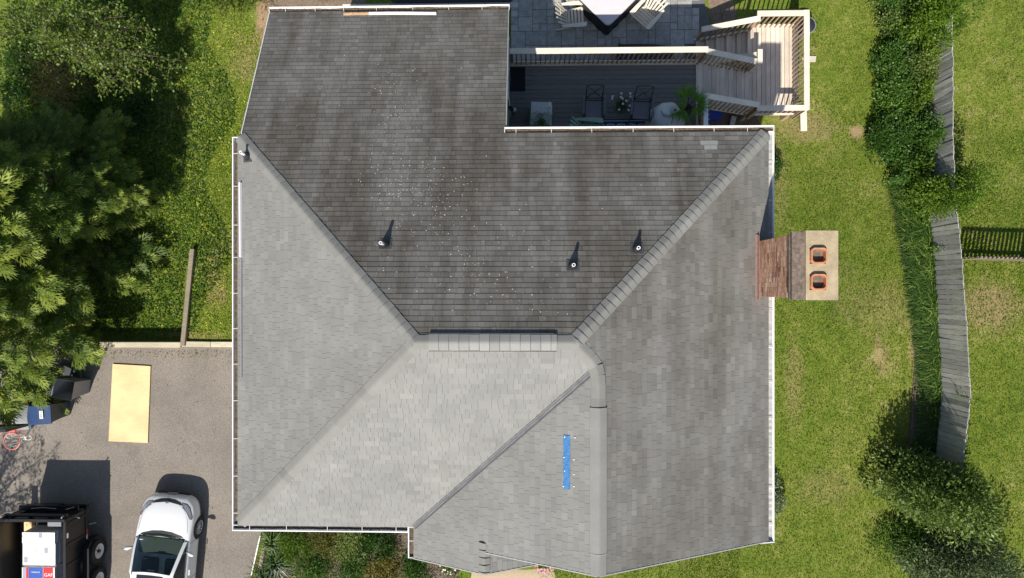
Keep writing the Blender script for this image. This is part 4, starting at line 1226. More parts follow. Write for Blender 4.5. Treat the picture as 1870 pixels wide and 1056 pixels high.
# ================================================================ TIMBERS, FENCES
mb = MB(); a, b = W(208, 630, .06), W(331, 630, .06)
mb.bar((-19, a.y, -.2), (b.x, b.y, -.2), .16, .52); mb.bar((a.x - 6, a.y + .005, .09), (b.x, b.y + .005, .09), .17, .06)
o = mb.build("retaining_wall", M['timberw'], bevel=.012); tag(o, "pale timber retaining wall between the driveway and the sunken shaded lawn", "retaining wall")
mb = MB(); c0, c1 = W(333, 628, .06), W(385, 629, .06); c2 = W(424, 629, .06)
mb.bar(c0, c1, .17, .14, tone=.3); mb.bar(c1 + Vector((.01, 0, 0)), Vector((-6.65, c2.y, .06)), .17, .14, tone=.8)
o = mb.build("timber_edging", M['timberw'], bevel=.012); o.location.z = -.03; tag(o, "two pale end-to-end timbers edging the lawn beside the garage wall", "timber")
mb = MB(); a, b = LOG_A.copy(), LOG_B.copy(); a.z = terrain(a.x + .3, a.y) + .1; b.z = .1
mb.bar(a, b, .15, .17)
o = mb.build("landscape_timber", M['timber'], bevel=.02); tag(o, "long brown weathered timber lying north to south across the west lawn", "timber")
o = None
mb = MB(); a, b = W(476, 978, .05), W(452, 1085, .05); mb.bar(a, b, .035, .10); e = mb.build("bed_edging", M['pvc']); tag(e, "thin white edging strip between driveway and front flower bed", "edging")
for q, (p_, r_, lb) in enumerate((((484, 978), (483, 1003), "short weathered bed timber nearest the front gutter"), ((482, 1005), (468, 1070), "long weathered bed timber running off below the spiky plants"))):
    mb = MB(); mb.bar(W(*p_, .06), W(*r_, .06), .12, .14); e = mb.build("bed_timber", M['timber'], bevel=.015); tag(e, lb, "timber", "timbers edging the front flower bed")

pts = [(1738, -60), (1740, 45), (1742, 180), (1743, 290), (1747, 377), (1756, 450), (1761, 520), (1766, 600), (1772, 700), (1773, 735), (1766, 800), (1760, 850), (1752, 930)]
fp = []
for (px, py) in pts:
    p = W(px, py, 1.1)
    for _ in range(6): zt = terrain(p.x, p.y) + 1.62; p = W(px, py, zt)
    fp.append(p)
def resample(P, step):
    out = [P[0].copy()]; acc = 0; i = 0; cur = P[0].copy()
    for i in range(1, len(P)):
        seg = Vector((P[i].x - P[i - 1].x, P[i].y - P[i - 1].y, 0)); L = seg.length; s = step - acc
        while s < L:
            out.append(P[i - 1].lerp(P[i], s / L)); s += step
        acc = (acc + L) % step
    return out
bp_ = resample(fp, .148)
fence = empty("board_fence", (bp_[0].x, bp_[0].y, -.8), label="tall curving fence of weathered grey vertical boards along the east lawn", cat="fence")
def fadd(m_, name, mats, par, org):
    o_ = m_.build(name, mats, par); o_.location = -Vector(org); return o_
mb = MB()
for i in range(len(bp_) - 1):
    a, b = bp_[i], bp_[i + 1]; d = Vector((b.x - a.x, b.y - a.y, 0)); an = math.atan2(d.y, d.x); c = (a + b) / 2; zt = terrain(c.x, c.y)
    h = 1.62 + random.uniform(-.02, .02)
    mt = Matrix.Rotation(an + random.uniform(-.06, .06), 3, 'Z') @ Matrix.Rotation(R(random.uniform(-.8, .8)), 3, 'X')
    mb.box((c.x + random.uniform(-.006, .006), c.y, zt + h / 2 - .02), (.136, .019, h), M=mt, tone=min(1, max(0, random.gauss(.5, .28))))
fadd(mb, "fence_boards", M['fencew'], fence, fence.location)
mb = MB()
for h in (.35, .9, 1.45):
    for i in range(0, len(bp_) - 8, 8):
        a, b = bp_[i], bp_[min(i + 8, len(bp_) - 1)]; mb.bar((a.x + .04, a.y, terrain(a.x, a.y) + h), (b.x + .04, b.y, terrain(b.x, b.y) + h), .04, .085)
fadd(mb, "fence_rails", M['pickw'], fence, fence.location)
for i in range(0, len(bp_), 16):
    a = bp_[i]; mb = MB(); mb.box((a.x + .06, a.y, terrain(a.x, a.y) + .70), (.09, .09, 1.5)); fadd(mb, "fence_post", M['fencew'], fence, fence.location)
sp_ = [((bp_[i].x - .68), bp_[i].y) for i in range(len(bp_) - 1, 0, -12)]
patch('border_soil', [(p.x + .05, p.y) for p in bp_[::12]] + sp_, .012, M['soil'], drop=.03, amp=.01)
# neighbour's low picket fence
a = W(1759, 471, .3); zt = terrain(a.x + .2, a.y)
pf = empty("picket_fence", (a.x + .12, a.y, zt), R(-1.5), label="low brown picket fence running right from the grey board fence", cat="fence")
mb = MB(); x = .05
while x < 9: mb.box((x, -.03, .55), (.075, .018, 1.1), tone=random.random()); x += .125
mb.build("pickets", M['pickw'], pf)
mb = MB()
for z in (.25, .98): mb.box((4.5, 0, z), (9, .04, .085))
mb.build("fence_rails", M['pickw'], pf)
for x in (2.0, 4.4, 6.8): mb = MB(); mb.box((x, .06, .6), (.09, .09, 1.3)); mb.build("fence_post", M['pickw'], pf)

# ================================================================ DRIVEWAY THINGS
c = [W(205.5, 665, .06), W(274.5, 669, .06), W(269.5, 809, .06), W(198, 806, .06)]
mb = MB(); mb.prism([(p.x, p.y) for p in c[::-1]], .014, .055)
o = mb.build("plywood_sheet", M['ply']); tag(o, "plain yellow insulation board lying flat on the driveway", "board")

def wheelie_bin(loc, rz, body, lidm, label, openlid=False, lbl=True):
    """lid hinge at local +Y, front towards -Y"""
    t = empty("wheelie_bin", loc, rz, label, "bin", "wheeled bins by the cypresses")
    mb = MB(); vs = []
    for (w, y0, y1, z_) in ((.22, -.24, .2, .03), (.24, -.27, .25, .5), (.28, -.33, .30, .98), (.30, -.36, .33, 1.0), (.30, -.36, .33, 1.04)):
        vs += [(-w, y0, z_), (w, y0, z_), (w, y1, z_), (-w, y1, z_)]
    mb.add(vs, [(i * 4 + k, i * 4 + (k + 1) % 4, (i + 1) * 4 + (k + 1) % 4, (i + 1) * 4 + k) for i in range(4) for k in range(4)] + [(3, 2, 1, 0)])
    mb.build("bin_body", M[body], t, bevel=.02)
    mb = MB(); n = 6; vs = []
    for j in range(n + 1):
        y = -.38 + .74 * j / n; z_ = .03 + .07 * math.sin(j / n * 3.0 + .1)
        for x in (-.31, -.27, 0, .27, .31): vs.append((x, y - .36, z_ if abs(x) < .3 else 0.0))
    vs2 = [(v[0], v[1], v[2] - .02) for v in vs]
    fs = [(j * 5 + i, j * 5 + i + 1, (j + 1) * 5 + i + 1, (j + 1) * 5 + i) for j in range(n) for i in range(4)]
    mb.add(vs + vs2, fs + [tuple(q + len(vs) for q in f[::-1]) for f in fs])
    ld = mb.build("lid", M[lidm], t); ld.location = (0, .36, 1.05)
    if openlid: ld.rotation_euler = (R(-150), 0, 0)
    if lbl:
        m1 = MB(); m1.box((.0, -.5, .118), (.24, .11, .004)); 
        for i in range(6): m1.box((-.09 + i * .036, -.5, .1215), (.014, .07, .002), mi=1)
        m1.build("label", [M['pvc'], M['frame']], ld)
    mb = MB(); mb.tube([(-.25, .37, 1.0), (.25, .37, 1.0)], .018, 8); mb.build("handle", M[body], t)
    for s in (-1, 1):
        mb = MB(); mb.lathe([(.001, -.03), (.12, -.03), (.13, 0), (.12, .03), (.001, .03)], (0, 0, 0), 16, M=Matrix.Rotation(R(90), 3, 'Y')); w = mb.build("wheel", M['tyre'], t); w.location = (s * .29, .25, .13)
    return t
p = W(72, 757, 1.05)
wheelie_bin((p.x, p.y, 0), R(94), 'dark_bin', 'blue_bin', "recycling bin with dark blue lid and white label, above the hoop")
p = W(108, 717, 1.0)
wheelie_bin((p.x + .1, p.y + .1, 0), R(80), 'grey_bin', 'dark_bin', "grey wheeled bin with its lid folded back under the cypress branches", openlid=True, lbl=False)
p = W(38, 762, 1.05)
wheelie_bin((p.x, p.y, 0), R(2), 'dark_bin', 'grey_bin', "dark bin with slate grey lid behind the backboard", lbl=False)

# basketball hoop --------------------------------------------------------
c = W(22, 806, 3.05)
hp = empty("basketball_hoop", (c.x, c.y, 0), R(2), label="portable basketball hoop with red rim and white net over the driveway", cat="basketball hoop")
n = 24
mb = MB(); mb.tube([(.23 * math.cos(k * 6.2832 / n), .23 * math.sin(k * 6.2832 / n), 3.05) for k in range(n + 1)], .013, 8)
mb.tube([(.4 * math.cos(R(20 + k * 14)), .1 + .22 * math.sin(R(20 + k * 14)), 3.03) for k in range(11)], .008, 6)
mb.box((0, .30, 3.03), (.16, .14, .03)); mb.build("rim", M['orange'], hp, smooth=False)
mb = MB()
for k in range(12):
    a = k * 6.2832 / 12
    for s in (-1, 1):
        pts_ = []
        for q in range(6):
            h = q / 5; r_ = .225 - .11 * h ** .7; aa = a + s * .5 * h + .1 * math.sin(q * 2 + k); pts_.append((r_ * math.cos(aa) + random.uniform(-.01, .01), r_ * math.sin(aa), 3.04 - .42 * h))
        mb.tube(pts_, .010, 5)
mb.build("net", M['net'], hp)
mb = MB()
for (xo, ph) in ((.27, 0), (.33, 1), (.38, 2.2)):
    mb.tube([(xo + .07 * math.cos(q * .7 + ph), .05 + .05 * math.sin(q * .7 + ph), 2.98 - q * .012) for q in range(10)], .012, 5)
mb.build("spare_net", M['net'], hp)
mb = MB(); mb.box((-.15, .41, 3.4), (1.12, .035, .75)); mb.build("backboard", M['acrylic'], hp, bevel=.005)
mb = MB(); mb.box((-.15, .43, 3.79), (1.16, .07, .03)); mb.box((-.15, .43, 3.01), (1.16, .07, .03)); 
for s in (-1, 1): mb.box((-.15 + s * .57, .43, 3.4), (.03, .07, .78))
mb.build("backboard_frame", M['frame'], hp)
mb = MB()
for s in (-1, 1):
    mb.tube([(-.15 + s * .14, .46, 3.55), (-.35 + s * .10, 1.05, 2.9)], .02, 6); mb.tube([(-.15 + s * .14, .46, 3.15), (-.35 + s * .10, 1.05, 2.5)], .02, 6); mb.tube([(-.15 + s * .22, .46, 3.3), (-.30 - s * .12, .8, 3.0)], .014, 6)
mb.build("support_arm", M['steel'], hp)
mb = MB(); mb.tube([(-.35, 1.05, 3.0), (-.35, 1.2, .1)], .045, 10); mb.build("pole", M['frame'], hp)
mb = MB(); mb.box((-.35, 1.3, .09), (.8, 1.0, .18)); mb.build("base", M['dark_bin'], hp, bevel=.04)
# ================================================================ CAR (front at local y=0, nose towards +Y)
ft_ = W(314, 903, .5)
car = empty("parked_car", (ft_.x, ft_.y, .006), R(-5.0), label="white sedan with dark sunroof parked nose-up on the driveway", cat="car")
ST_ = [  # y, half width, centre height, shoulder height, bottom
    (0.0, .46, .60, .56, .30), (-.035, .60, .655, .60, .24), (-.13, .735, .715, .63, .20), (-.30, .83, .785, .67, .19), (-.55, .875, .855, .72, .18), (-.85, .888, .905, .79, .18),
    (-1.12, .890, .94, .86, .18), (-1.5, .892, .95, .90, .18), (-2.2, .895, .95, .905, .18), (-3.0, .895, .96, .92, .18), (-3.7, .885, .985, .93, .19), (-4.15, .85, 1.00, .93, .21), (-4.42, .78, .97, .90, .25), (-4.56, .66, .86, .80, .32)]
def sect(y, w, zc, zs, zb):
    return [(0, zc), (w * .35, zc - .004), (w * .62, zc - .018), (w * .80, zc - .045 if zc - .05 > zs else zs + .005), (w * .90, zs + .012), (w * .965, zs - .03), (w * .985, (zs + zb) / 2 + .10), (w * 1.0, (zs + zb) / 2 - .02), (w * .985, zb + .10), (w * .94, zb)]
mb = MB(); rows = []
for s_ in ST_:
    h = sect(*s_); full = [(-x, z) for x, z in h[::-1]] + h[1:]
    rows.append([(x, s_[0], z) for x, z in full])
c_ = len(rows[0]); vs = [v for r_ in rows for v in r_]
fs = [(i * c_ + j, i * c_ + j + 1, (i + 1) * c_ + j + 1, (i + 1) * c_ + j) for i in range(len(rows) - 1) for j in range(c_ - 1)]
fs += [tuple(range(c_))[::-1], tuple((len(rows) - 1) * c_ + j for j in range(c_))]
fs += [(i * c_, (i + 1) * c_, (i + 1) * c_ + c_ - 1, i * c_ + c_ - 1) for i in range(len(rows) - 1)]
mb.add(vs, fs)
body = mb.build("body", M['carpaint'], car, smooth=True)
ss = body.modifiers.new("s", 'SUBSURF'); ss.levels = 2; ss.render_levels = 2
cut = MB()
for yw in (-1.0, -3.62):
    for sx in (-1, 1):
        cut.lathe([(.001, -.16), (.355, -.16), (.355, .25), (.001, .25)], (sx * .82, yw, .33), 32, M=Matrix.Rotation(R(90) * sx, 3, 'Y'))
co = cut.build("cutter", M['blackgloss'])
# cabin space
cb2 = MB(); cb2.add([(-.72, -1.15, .72), (.72, -1.15, .72), (.72, -3.9, .72), (-.72, -3.9, .72), (-.72, -1.22, 1.3), (.72, -1.22, 1.3), (.72, -3.8, 1.3), (-.72, -3.8, 1.3)], [(0, 1, 2, 3), (7, 6, 5, 4), (0, 4, 5, 1), (1, 5, 6, 2), (2, 6, 7, 3), (3, 7, 4, 0)])
co2 = cb2.build("cutter", M['cardash'])
for c2_ in (co, co2):
    bm_ = bmesh.new(); bm_.from_mesh(c2_.data); bmesh.ops.remove_doubles(bm_, verts=bm_.verts, dist=1e-5); bmesh.ops.recalc_face_normals(bm_, faces=bm_.faces); bm_.to_mesh(c2_.data); bm_.free()
    bo = body.modifiers.new("b", 'BOOLEAN'); bo.operation = 'DIFFERENCE'; bo.solver = 'EXACT'; bo.object = c2_
    c2_.parent = car
bm_ = bmesh.new(); bm_.from_mesh(body.data); bmesh.ops.recalc_face_normals(bm_, faces=bm_.faces); bm_.to_mesh(body.data); bm_.free()
bpy.context.view_layer.update()
dg = bpy.context.evaluated_depsgraph_get()
me = bpy.data.meshes.new_from_object(body.evaluated_get(dg))
body.modifiers.clear(); body.data = me
bpy.data.objects.remove(co); bpy.data.objects.remove(co2)
# wheels
for yw in (-1.0, -3.62):
    for sx in (-1, 1):
        Mx = Matrix.Rotation(R(90) * sx, 3, 'Y'); wl = empty("wheel", (sx * .80, yw, .325)); wl.parent = car
        mb = MB(); mb.lathe([(.20, -.09), (.30, -.10), (.325, -.07), (.328, .05), (.31, .085), (.215, .09), (.205, .07), (.2, -.09)], n=36, M=Mx); mb.build("tyre", M['tyre'], wl, smooth=True)
        mb = MB(); mb.lathe([(.205, .085), (.192, .08), (.185, .0), (.05, -.01), (.001, -.01)], n=32, M=Mx)
        rim = mb.build("rim", M['frame'], wl, smooth=True)
        mb = MB()
        for k in range(10):
            a = k * 6.2832 / 10; mb.bar(Mx @ Vector((.03 * math.cos(a), .03 * math.sin(a), .062)), Mx @ Vector((.198 * math.cos(a), .198 * math.sin(a), .07)), .024, .022, up=Mx @ Vector((0, 0, 1)))
        mb.lathe([(.001, .08), (.045, .075), (.05, .05)], n=16, M=Mx); mb.lathe([(.185, .08), (.205, .09), (.212, .08)], n=32, M=Mx)
        mb.build("spokes", M['alloy'], rim)
        mb = MB(); mb.lathe([(.001, -.14), (.34, -.14), (.352, .04)], n=28, M=Mx); mb.build("arch_liner", M['hole'], wl)
# greenhouse
def gh(y, zt, wt, wb=.80, zb=.915): return [(-wb, y, zb), (-wt - .045, y, zt - .075), (-wt, y, zt - .03), (-wt * .55, y, zt - .004), (0, y, zt), (wt * .55, y, zt - .004), (wt, y, zt - .03), (wt + .045, y, zt - .075), (wb, y, zb)]
def sweep(pts_list, mi=0): 
    m_ = MB(); c = len(pts_list[0]); m_.add([v for r_ in pts_list for v in r_], [(i * c + j, i * c + j + 1, (i + 1) * c + j + 1, (i + 1) * c + j) for i in range(len(pts_list) - 1) for j in range(c - 1)], mi); return m_
# windshield
def wsrow(t):
    y = -1.09 - .98 * t; z = .955 + .455 * (t ** .9); w = .735 - .135 * t; bow = .17 * (1 - t * .62)
    return [(w * u, y - bow * u * u, z - .02 * u * u * (1 + t)) for u in np.linspace(-1, 1, 11)]
ws = sweep([wsrow(t) for t in np.linspace(0, 1, 9)])
ws.build("windshield", M['carglass'], car, smooth=True)
def rfrow(t):
    y = -2.07 - 1.18 * t; z = 1.412 + .028 * math.sin(t * 2.6); w = .60 - .015 * t
    return [(w * u, y - .065 * u * u * (1 - t), z - .04 * u * u - .045 * abs(u) ** 8) for u in np.linspace(-1, 1, 13)]
rows = [rfrow(t) for t in np.linspace(0, 1, 9)]
m1 = sweep(rows); m1.build("roof", M['carpaint'], car, smooth=True)
m1 = MB(); pr = []
for t in np.linspace(.07, .50, 6):
    pr.append([(.40 * u, -2.07 - 1.18 * t - .02 * u * u, 1.412 + .028 * math.sin(t * 2.6) - .04 * (u * .68) ** 2 + .006) for u in np.linspace(-1, 1, 7)])
sweep(pr).build("sunroof", M['glassdark'], car, smooth=True)
def rwrow(t):
    y = -3.25 - .85 * t; z = 1.43 - .43 * t ** 1.25; w = .585 + .11 * t
    return [(w * u, y + .05 * u * u * t, z - .04 * u * u) for u in np.linspace(-1, 1, 9)]
sweep([rwrow(t) for t in np.linspace(0, 1, 7)]).build("rear_window", M['carglass'], car, smooth=True)
for sx in (-1, 1):
    # painted roof rail: a-pillar, cantrail and c-pillar in one band
    m1 = MB(); path = []
    for t in np.linspace(0, 1, 7): p = wsrow(t)[10 if sx > 0 else 0]; path.append(Vector(p))
    for t in np.linspace(.1, 1, 6): p = rfrow(t)[12 if sx > 0 else 0]; path.append(Vector(p))
    for t in np.linspace(.15, 1, 6): p = rwrow(t)[8 if sx > 0 else 0]; path.append(Vector(p))
    n_ = len(path); vs = []
    for i, p in enumerate(path):
        k = .075 if i < 7 else (.06 if i < 13 else .06 + .16 * (i - 12) / 6)
        dz = .03 if i < 7 else .05
        vs += [p + Vector((-sx * .012, 0, .010)), p + Vector((sx * .028, -.004, .004)), p + Vector((sx * k, -.015, -dz))]
    m1.add(vs, [(i * 3 + j, i * 3 + j + 1, (i + 1) * 3 + j + 1, (i + 1) * 3 + j) for i in range(n_ - 1) for j in range(2)])
    m1.build("pillar", M['carpaint'], car, smooth=True)
    # side glass: between band and belt
    m1 = MB(); vs = []
    for i, p in enumerate(path):
        k = .075 if i < 7 else (.06 if i < 13 else .06 + .16 * (i - 12) / 6)
        a_ = p + Vector((sx * (k - .008), -.015, -(.03 if i < 7 else .05)))
        yb = a_.y if a_.y > -3.9 else a_.y
        b_ = Vector((sx * .815, yb, min(.93, a_.z))); vs += [a_, a_.lerp(b_, .5) + Vector((sx * .012, 0, 0)), b_]
    m1.add(vs, [(i * 3 + j, i * 3 + j + 1, (i + 1) * 3 + j + 1, (i + 1) * 3 + j) for i in range(n_ - 1) for j in range(2)])
    m1.build("side_window", M['glassdark'], car, smooth=True)
    m1 = MB(); m1.bar((sx * .80, -2.42, .92), (sx * .665, -2.50, 1.36), .012, .07, up=Vector((sx, 0, .3))); m1.build("door_pillar", M['blackgloss'], car)
    m1 = MB(); m1.bar((sx * .822, -1.32, .925), (sx * .822, -3.7, .945), .012, .022); m1.build("belt_trim", M['frame'], car)
    # mirrors
    m1 = MB()
    m1.tube([(sx * .84, -1.56, .93), (sx * .92, -1.57, .96), (sx * 1.0, -1.60, .985), (sx * 1.07, -1.64, .98)], [.03, .055, .07, .035], 10)
    mr_ = m1.build("wing_mirror", M['carpaint'], car, smooth=True)
    for v in mr_.data.vertices: v.co.y = -1.58 + (v.co.y + 1.58) * .9 if True else 0
    # door handle and seams
    m1 = MB(); m1.bar((sx * .897, -2.15, .80), (sx * .90, -2.32, .80), .03, .022); m1.build("door_handle", M['carpaint'], car)
    m1 = MB(); m1.tube([(sx * .876, -1.33, .88), (sx * .893, -1.32, .62), (sx * .889, -1.30, .32)], .005, 4)
    m1.tube([(sx * .885, -2.44, .88), (sx * .899, -2.45, .62), (sx * .893, -2.45, .32)], .005, 4); m1.build("door_seam", M['frame'], car)
# surface projection for the front details
from mathutils.bvhtree import BVHTree
bvh = BVHTree.FromPolygons([v.co.copy() for v in body.data.vertices], [tuple(p.vertices) for p in body.data.polygons])
def drop(x, y, h=.004, z0=2.0):
    hit = bvh.ray_cast(Vector((x, y, z0)), Vector((0, 0, -1)))
    return (hit[0] + hit[1] * h) if hit[0] is not None else Vector((x, y, .6))
def decal(name, poly, m_, par, h=.005, K=5, sub=8):
    """thin skin following the body, outline given in plan"""
    P = []
    for i in range(len(poly)):
        a_, b_ = poly[i], poly[(i + 1) % len(poly)]
        for q in range(sub): t_ = q / sub; P.append((a_[0] + (b_[0] - a_[0]) * t_, a_[1] + (b_[1] - a_[1]) * t_))
    cx_ = sum(p[0] for p in P) / len(P); cy_ = sum(p[1] for p in P) / len(P); n = len(P); vs = []
    for k in range(K + 1):
        for p in P: f_ = k / K * .98; vs.append(drop(p[0] + (cx_ - p[0]) * f_, p[1] + (cy_ - p[1]) * f_, h))
    m_b = MB(); m_b.add(vs, [(k * n + i, k * n + (i + 1) % n, (k + 1) * n + (i + 1) % n, (k + 1) * n + i) for k in range(K) for i in range(n)] + [tuple(K * n + i for i in range(n))])
    return m_b.build(name, m_, par, smooth=True)
decal("grille", [(-.50, -.235), (-.40, -.15), (-.22, -.09), (0, -.068), (.22, -.09), (.40, -.15), (.50, -.235), (.40, -.215), (.22, -.15), (0, -.125), (-.22, -.15), (-.40, -.215)], M['frame'], car, .006)
for sx in (-1, 1):
    decal("headlight", [(sx * .46, -.16), (sx * .60, -.20), (sx * .70, -.30), (sx * .77, -.46), (sx * .80, -.62), (sx * .755, -.60), (sx * .66, -.42), (sx * .52, -.27)], M['lampglass'], car, .006)
    decal("headlight_surround", [(sx * .44, -.145), (sx * .61, -.185), (sx * .715, -.29), (sx * .785, -.46), (sx * .812, -.64), (sx * .75, -.615), (sx * .65, -.43), (sx * .50, -.285)], M['frame'], car, .003)
    decal("side_marker", [(sx * .785, -.50), (sx * .81, -.56), (sx * .815, -.63), (sx * .79, -.62)], M['amber'], car, .010)
# hood seam
m1 = MB()
for sx in (-1, 1):
    m1.tube([drop(sx * x, y, .002) for x, y in ((.0, -.13), (.15, -.14), (.32, -.18), (.48, -.28), (.62, -.44), (.70, -.62), (.745, -.85), (.76, -1.02))], .0035, 4)
m1.build("hood_seam", M['frame'], car)
# emblem: oval ring with wing strokes
m1 = MB(); ec = drop(0, -.165, .012); m1.tube([ec + Vector((.055 * math.cos(a), .036 * math.sin(a), .004)) for a in np.linspace(0, 2 * math.pi, 21)], .006, 6)
m1.tube([ec + Vector((x, y, .004)) for x, y in ((-.05, .012), (-.02, .008), (0, -.016), (.02, .008), (.05, .012))], .005, 6)
m1.build("emblem", M['frame'], car)
m1 = MB(); m1.box((0, .02, .44), (.30, .02, .13)); m1.build("number_plate", M['acrylic'], car)
m1 = MB(); m1.bar((-.5, -.0, .34), (.5, -.0, .34), .03, .12); m1.build("bumper_grille", M['frame'], car)
# cowl and wipers
decal("cowl", [(-.73, -1.20), (-.60, -1.10), (-.3, -1.01), (0, -.985), (.3, -1.01), (.60, -1.10), (.73, -1.20), (.70, -1.29), (.4, -1.14), (0, -1.09), (-.4, -1.14), (-.70, -1.29)], M['frame'], car, .008)
m1 = MB()
m1.tube([(-.55, -1.15, .96), (-.1, -1.12, .985), (.18, -1.13, .985)], .008, 5); m1.tube([(.10, -1.12, .975), (.35, -1.15, .98), (.62, -1.24, .975)], .008, 5); m1.build("wipers", M['blackgloss'], car)
# interior
m1 = MB(); m1.box((0, -1.45, .84), (1.36, .50, .14)); m1.box((0, -1.62, .80), (1.36, .2, .2)); m1.lathe([(.16, 0), (.18, .012), (.16, .024)], (-.36, -1.88, .92), 20, M=Matrix.Rotation(R(65), 3, 'X')); m1.build("dashboard", M['cardash'], car, bevel=.03)
for sx in (-1, 1):
    m1 = MB(); m1.box((sx * .36, -2.15, .74), (.50, .50, .14)); m1.bar((sx * .36, -2.40, .76), (sx * .36, -2.62, 1.25), .48, .12, up=Vector((0, -1, .3))); m1.box((sx * .36, -2.64, 1.30), (.24, .09, .14)); m1.build("seat", M['carseat'], car, bevel=.04)
m1 = MB(); m1.box((0, -3.2, .78), (1.3, .5, .16)); m1.bar((0, -3.45, .8), (0, -3.6, 1.2), 1.3, .12, up=Vector((0, -1, .2))); m1.build("rear_seat", M['carseat'], car, bevel=.04)
m1 = MB(); m1.box((0, -2.02, 1.345), (.24, .035, .06)); m1.build("rear_mirror", M['frame'], car, bevel=.01)
m1 = MB(); m1.box((-.55, -1.26, 1.02), (.10, .012, .07)); m1.build("sticker", M['wrap'], car); 

# ================================================================ TRAILER
TXR = -13.83; TYF = -6.85; TL = 4.6; TWd = 2.05
tr = empty("dump_trailer", (TXR - TWd / 2, TYF - TL / 2, 0), label="black steel dump trailer loaded with shingle bundles, beside the white sedan", cat="trailer")
TO = Vector((TXR - TWd / 2, TYF - TL / 2, 0))
def tb(m_, name, mats, par=None, **k):
    o_ = m_.build(name, mats, par or tr, **k)
    if par is None: o_.location = -TO
    return o_
x0, x1, y0, y1 = TXR - TWd, TXR, TYF - TL, TYF
m1 = MB(); m1.box(((x0 + x1) / 2, (y0 + y1) / 2, .72), (TWd - .06, TL - .04, .08)); tb(m1, "bed_floor", M['trailerfloor'])
def tside(xc, name):
    m_ = MB(); m_.box((xc, (y0 + y1) / 2, 1.10), (.035, TL, .92)); m_.box((xc, (y0 + y1) / 2, 1.57), (.075, TL, .06)); m_.box((xc, (y0 + y1) / 2, .62), (.07, TL, .12))
    for yy in np.arange(y0 + .1, y1, .62): m_.box((xc + (.03 if xc > TO.x else -.03), float(yy), 1.10), (.04, .06, .9))
    return tb(m_, name, M['trailer'])
rs_ = tside(x1 - .03, "side_wall"); tside(x0 + .03, "side_wall")
m1 = MB(); m1.box(((x0 + x1) / 2, y1 - .03, 1.14), (TWd - .1, .035, .84)); m1.box(((x0 + x1) / 2, y1 - .03, 1.60), (TWd, .08, .07))
for xx in (x0 + .35, x0 + .9, x0 + 1.5): m1.box((xx, y1 + .0, 1.1), (.05, .05, .9))
tb(m1, "front_wall", M['trailer'])
m1 = MB(); m1.tube([(x0 + .1, y1 + .07, 1.46), (x1 - .05, y1 + .07, 1.46)], .05, 10); m1.box((x0 + .15, y1 + .05, 1.46), (.08, .1, .2)); m1.box((x1 - .1, y1 + .05, 1.46), (.06, .1, .2)); tb(m1, "tarp_roller", M['frame'])
m1 = MB(); m1.box(((x0 + x1) / 2, y1 + .10, .86), (1.85, .16, .06)); m1.box(((x0 + x1) / 2 - .2, y1 + .09, .68), (.9, .14, .3)); m1.box(((x0 + x1) / 2, y1 + .05, .5), (1.95, .1, .12)); tb(m1, "tongue_frame", M['trailer'])
m1 = MB(); m1.tube([(x0 + .5, y1 + .1, .92), (x0 + .9, y1 + .14, .95), (x0 + 1.3, y1 + .1, .93)], .012, 6); m1.tube([(x1 - .4, y1 + .1, 1.0), (x1 - .2, y1 + .15, .9)], .012, 6); tb(m1, "hydraulic_hose", M['steel'])
# fender, wheels
FX = TXR + .02
fy0, fy1 = -9.75, -7.72
m1 = MB()
prof_ = [(fy1, .42), (fy1 - .06, .70), (fy1 - .28, .86), (fy0 + .28, .86), (fy0 + .06, .70), (fy0, .42)]
for i in range(len(prof_) - 1):
    (ya, za), (yb, zb_) = prof_[i], prof_[i + 1]
    m1.add([(FX, ya, za), (FX + .20, ya, za), (FX + .20, yb, zb_), (FX, yb, zb_), (FX, ya, za - .02), (FX + .20, ya, za - .02), (FX + .20, yb, zb_ - .02), (FX, yb, zb_ - .02)], [(0, 1, 2, 3), (7, 6, 5, 4), (1, 5, 6, 2), (0, 3, 7, 4)])
tb(m1, "fender", M['trailer'])
for yw in (-8.25, -9.15):
    wl = empty("wheel", Vector((FX + .12, yw, .37)) - TO); wl.parent = tr; Mx = Matrix.Rotation(R(90), 3, 'Y')
    m1 = MB(); m1.lathe([(.22, -.10), (.33, -.11), (.37, -.08), (.372, .07), (.35, .11), (.235, .115), (.22, .09)], n=36, M=Mx); m1.build("tyre", M['tyre'], wl, smooth=True)
    m1 = MB(); m1.lathe([(.225, .10), (.20, .09), (.17, .05), (.10, .06), (.001, .06)], n=28, M=Mx); rm = m1.build("rim", M['rimwhite'], wl, smooth=True)
    m1 = MB(); m1.lathe([(.001, .13), (.05, .12), (.055, .05)], n=14, M=Mx)
    for k in range(5): a = k * 1.2566; m1.lathe([(.001, .08), (.014, .075), (.014, .055)], Mx @ Vector((.10 * math.cos(a), .10 * math.sin(a), 0)), 8, M=Mx)
    m1.build("hub", M['frame'], rm)
    wl2 = copy_tree(wl, tr); wl2.location = Vector((x0 - .14, yw, .37)) - TO; wl2.rotation_euler = (0, 0, math.pi)
m1 = MB()
for i, c0_ in enumerate(('r', 'w', 'r', 'w')): m1.box((x1 + .007, -7.55 - .17 * i, .62), (.008, .165, .06), mi=0 if c0_ == 'r' else 1)
tb(m1, "reflector_strip", [M['red'], M['pvc']])
m1 = MB(); m1.box((x1 + .02, y1 - .5, 1.52), (.012, .15, .06)); tb(m1, "reflector", M['wrap'])
m1 = MB()
m1.tube([(x1 + .03, y1 - .05, 1.2), (x1 + .14, y1 - .1, 1.16)], .014, 6); m1.tube([(x1 + .02, y1 - .5, .55), (x1 + .22, y1 - .46, .5)], .014, 6); m1.tube([(x1 - .1, y1 + .05, 1.62), (x1 - .06, y1 + .1, 1.66)], .02, 6); tb(m1, "latch", M['steel'])
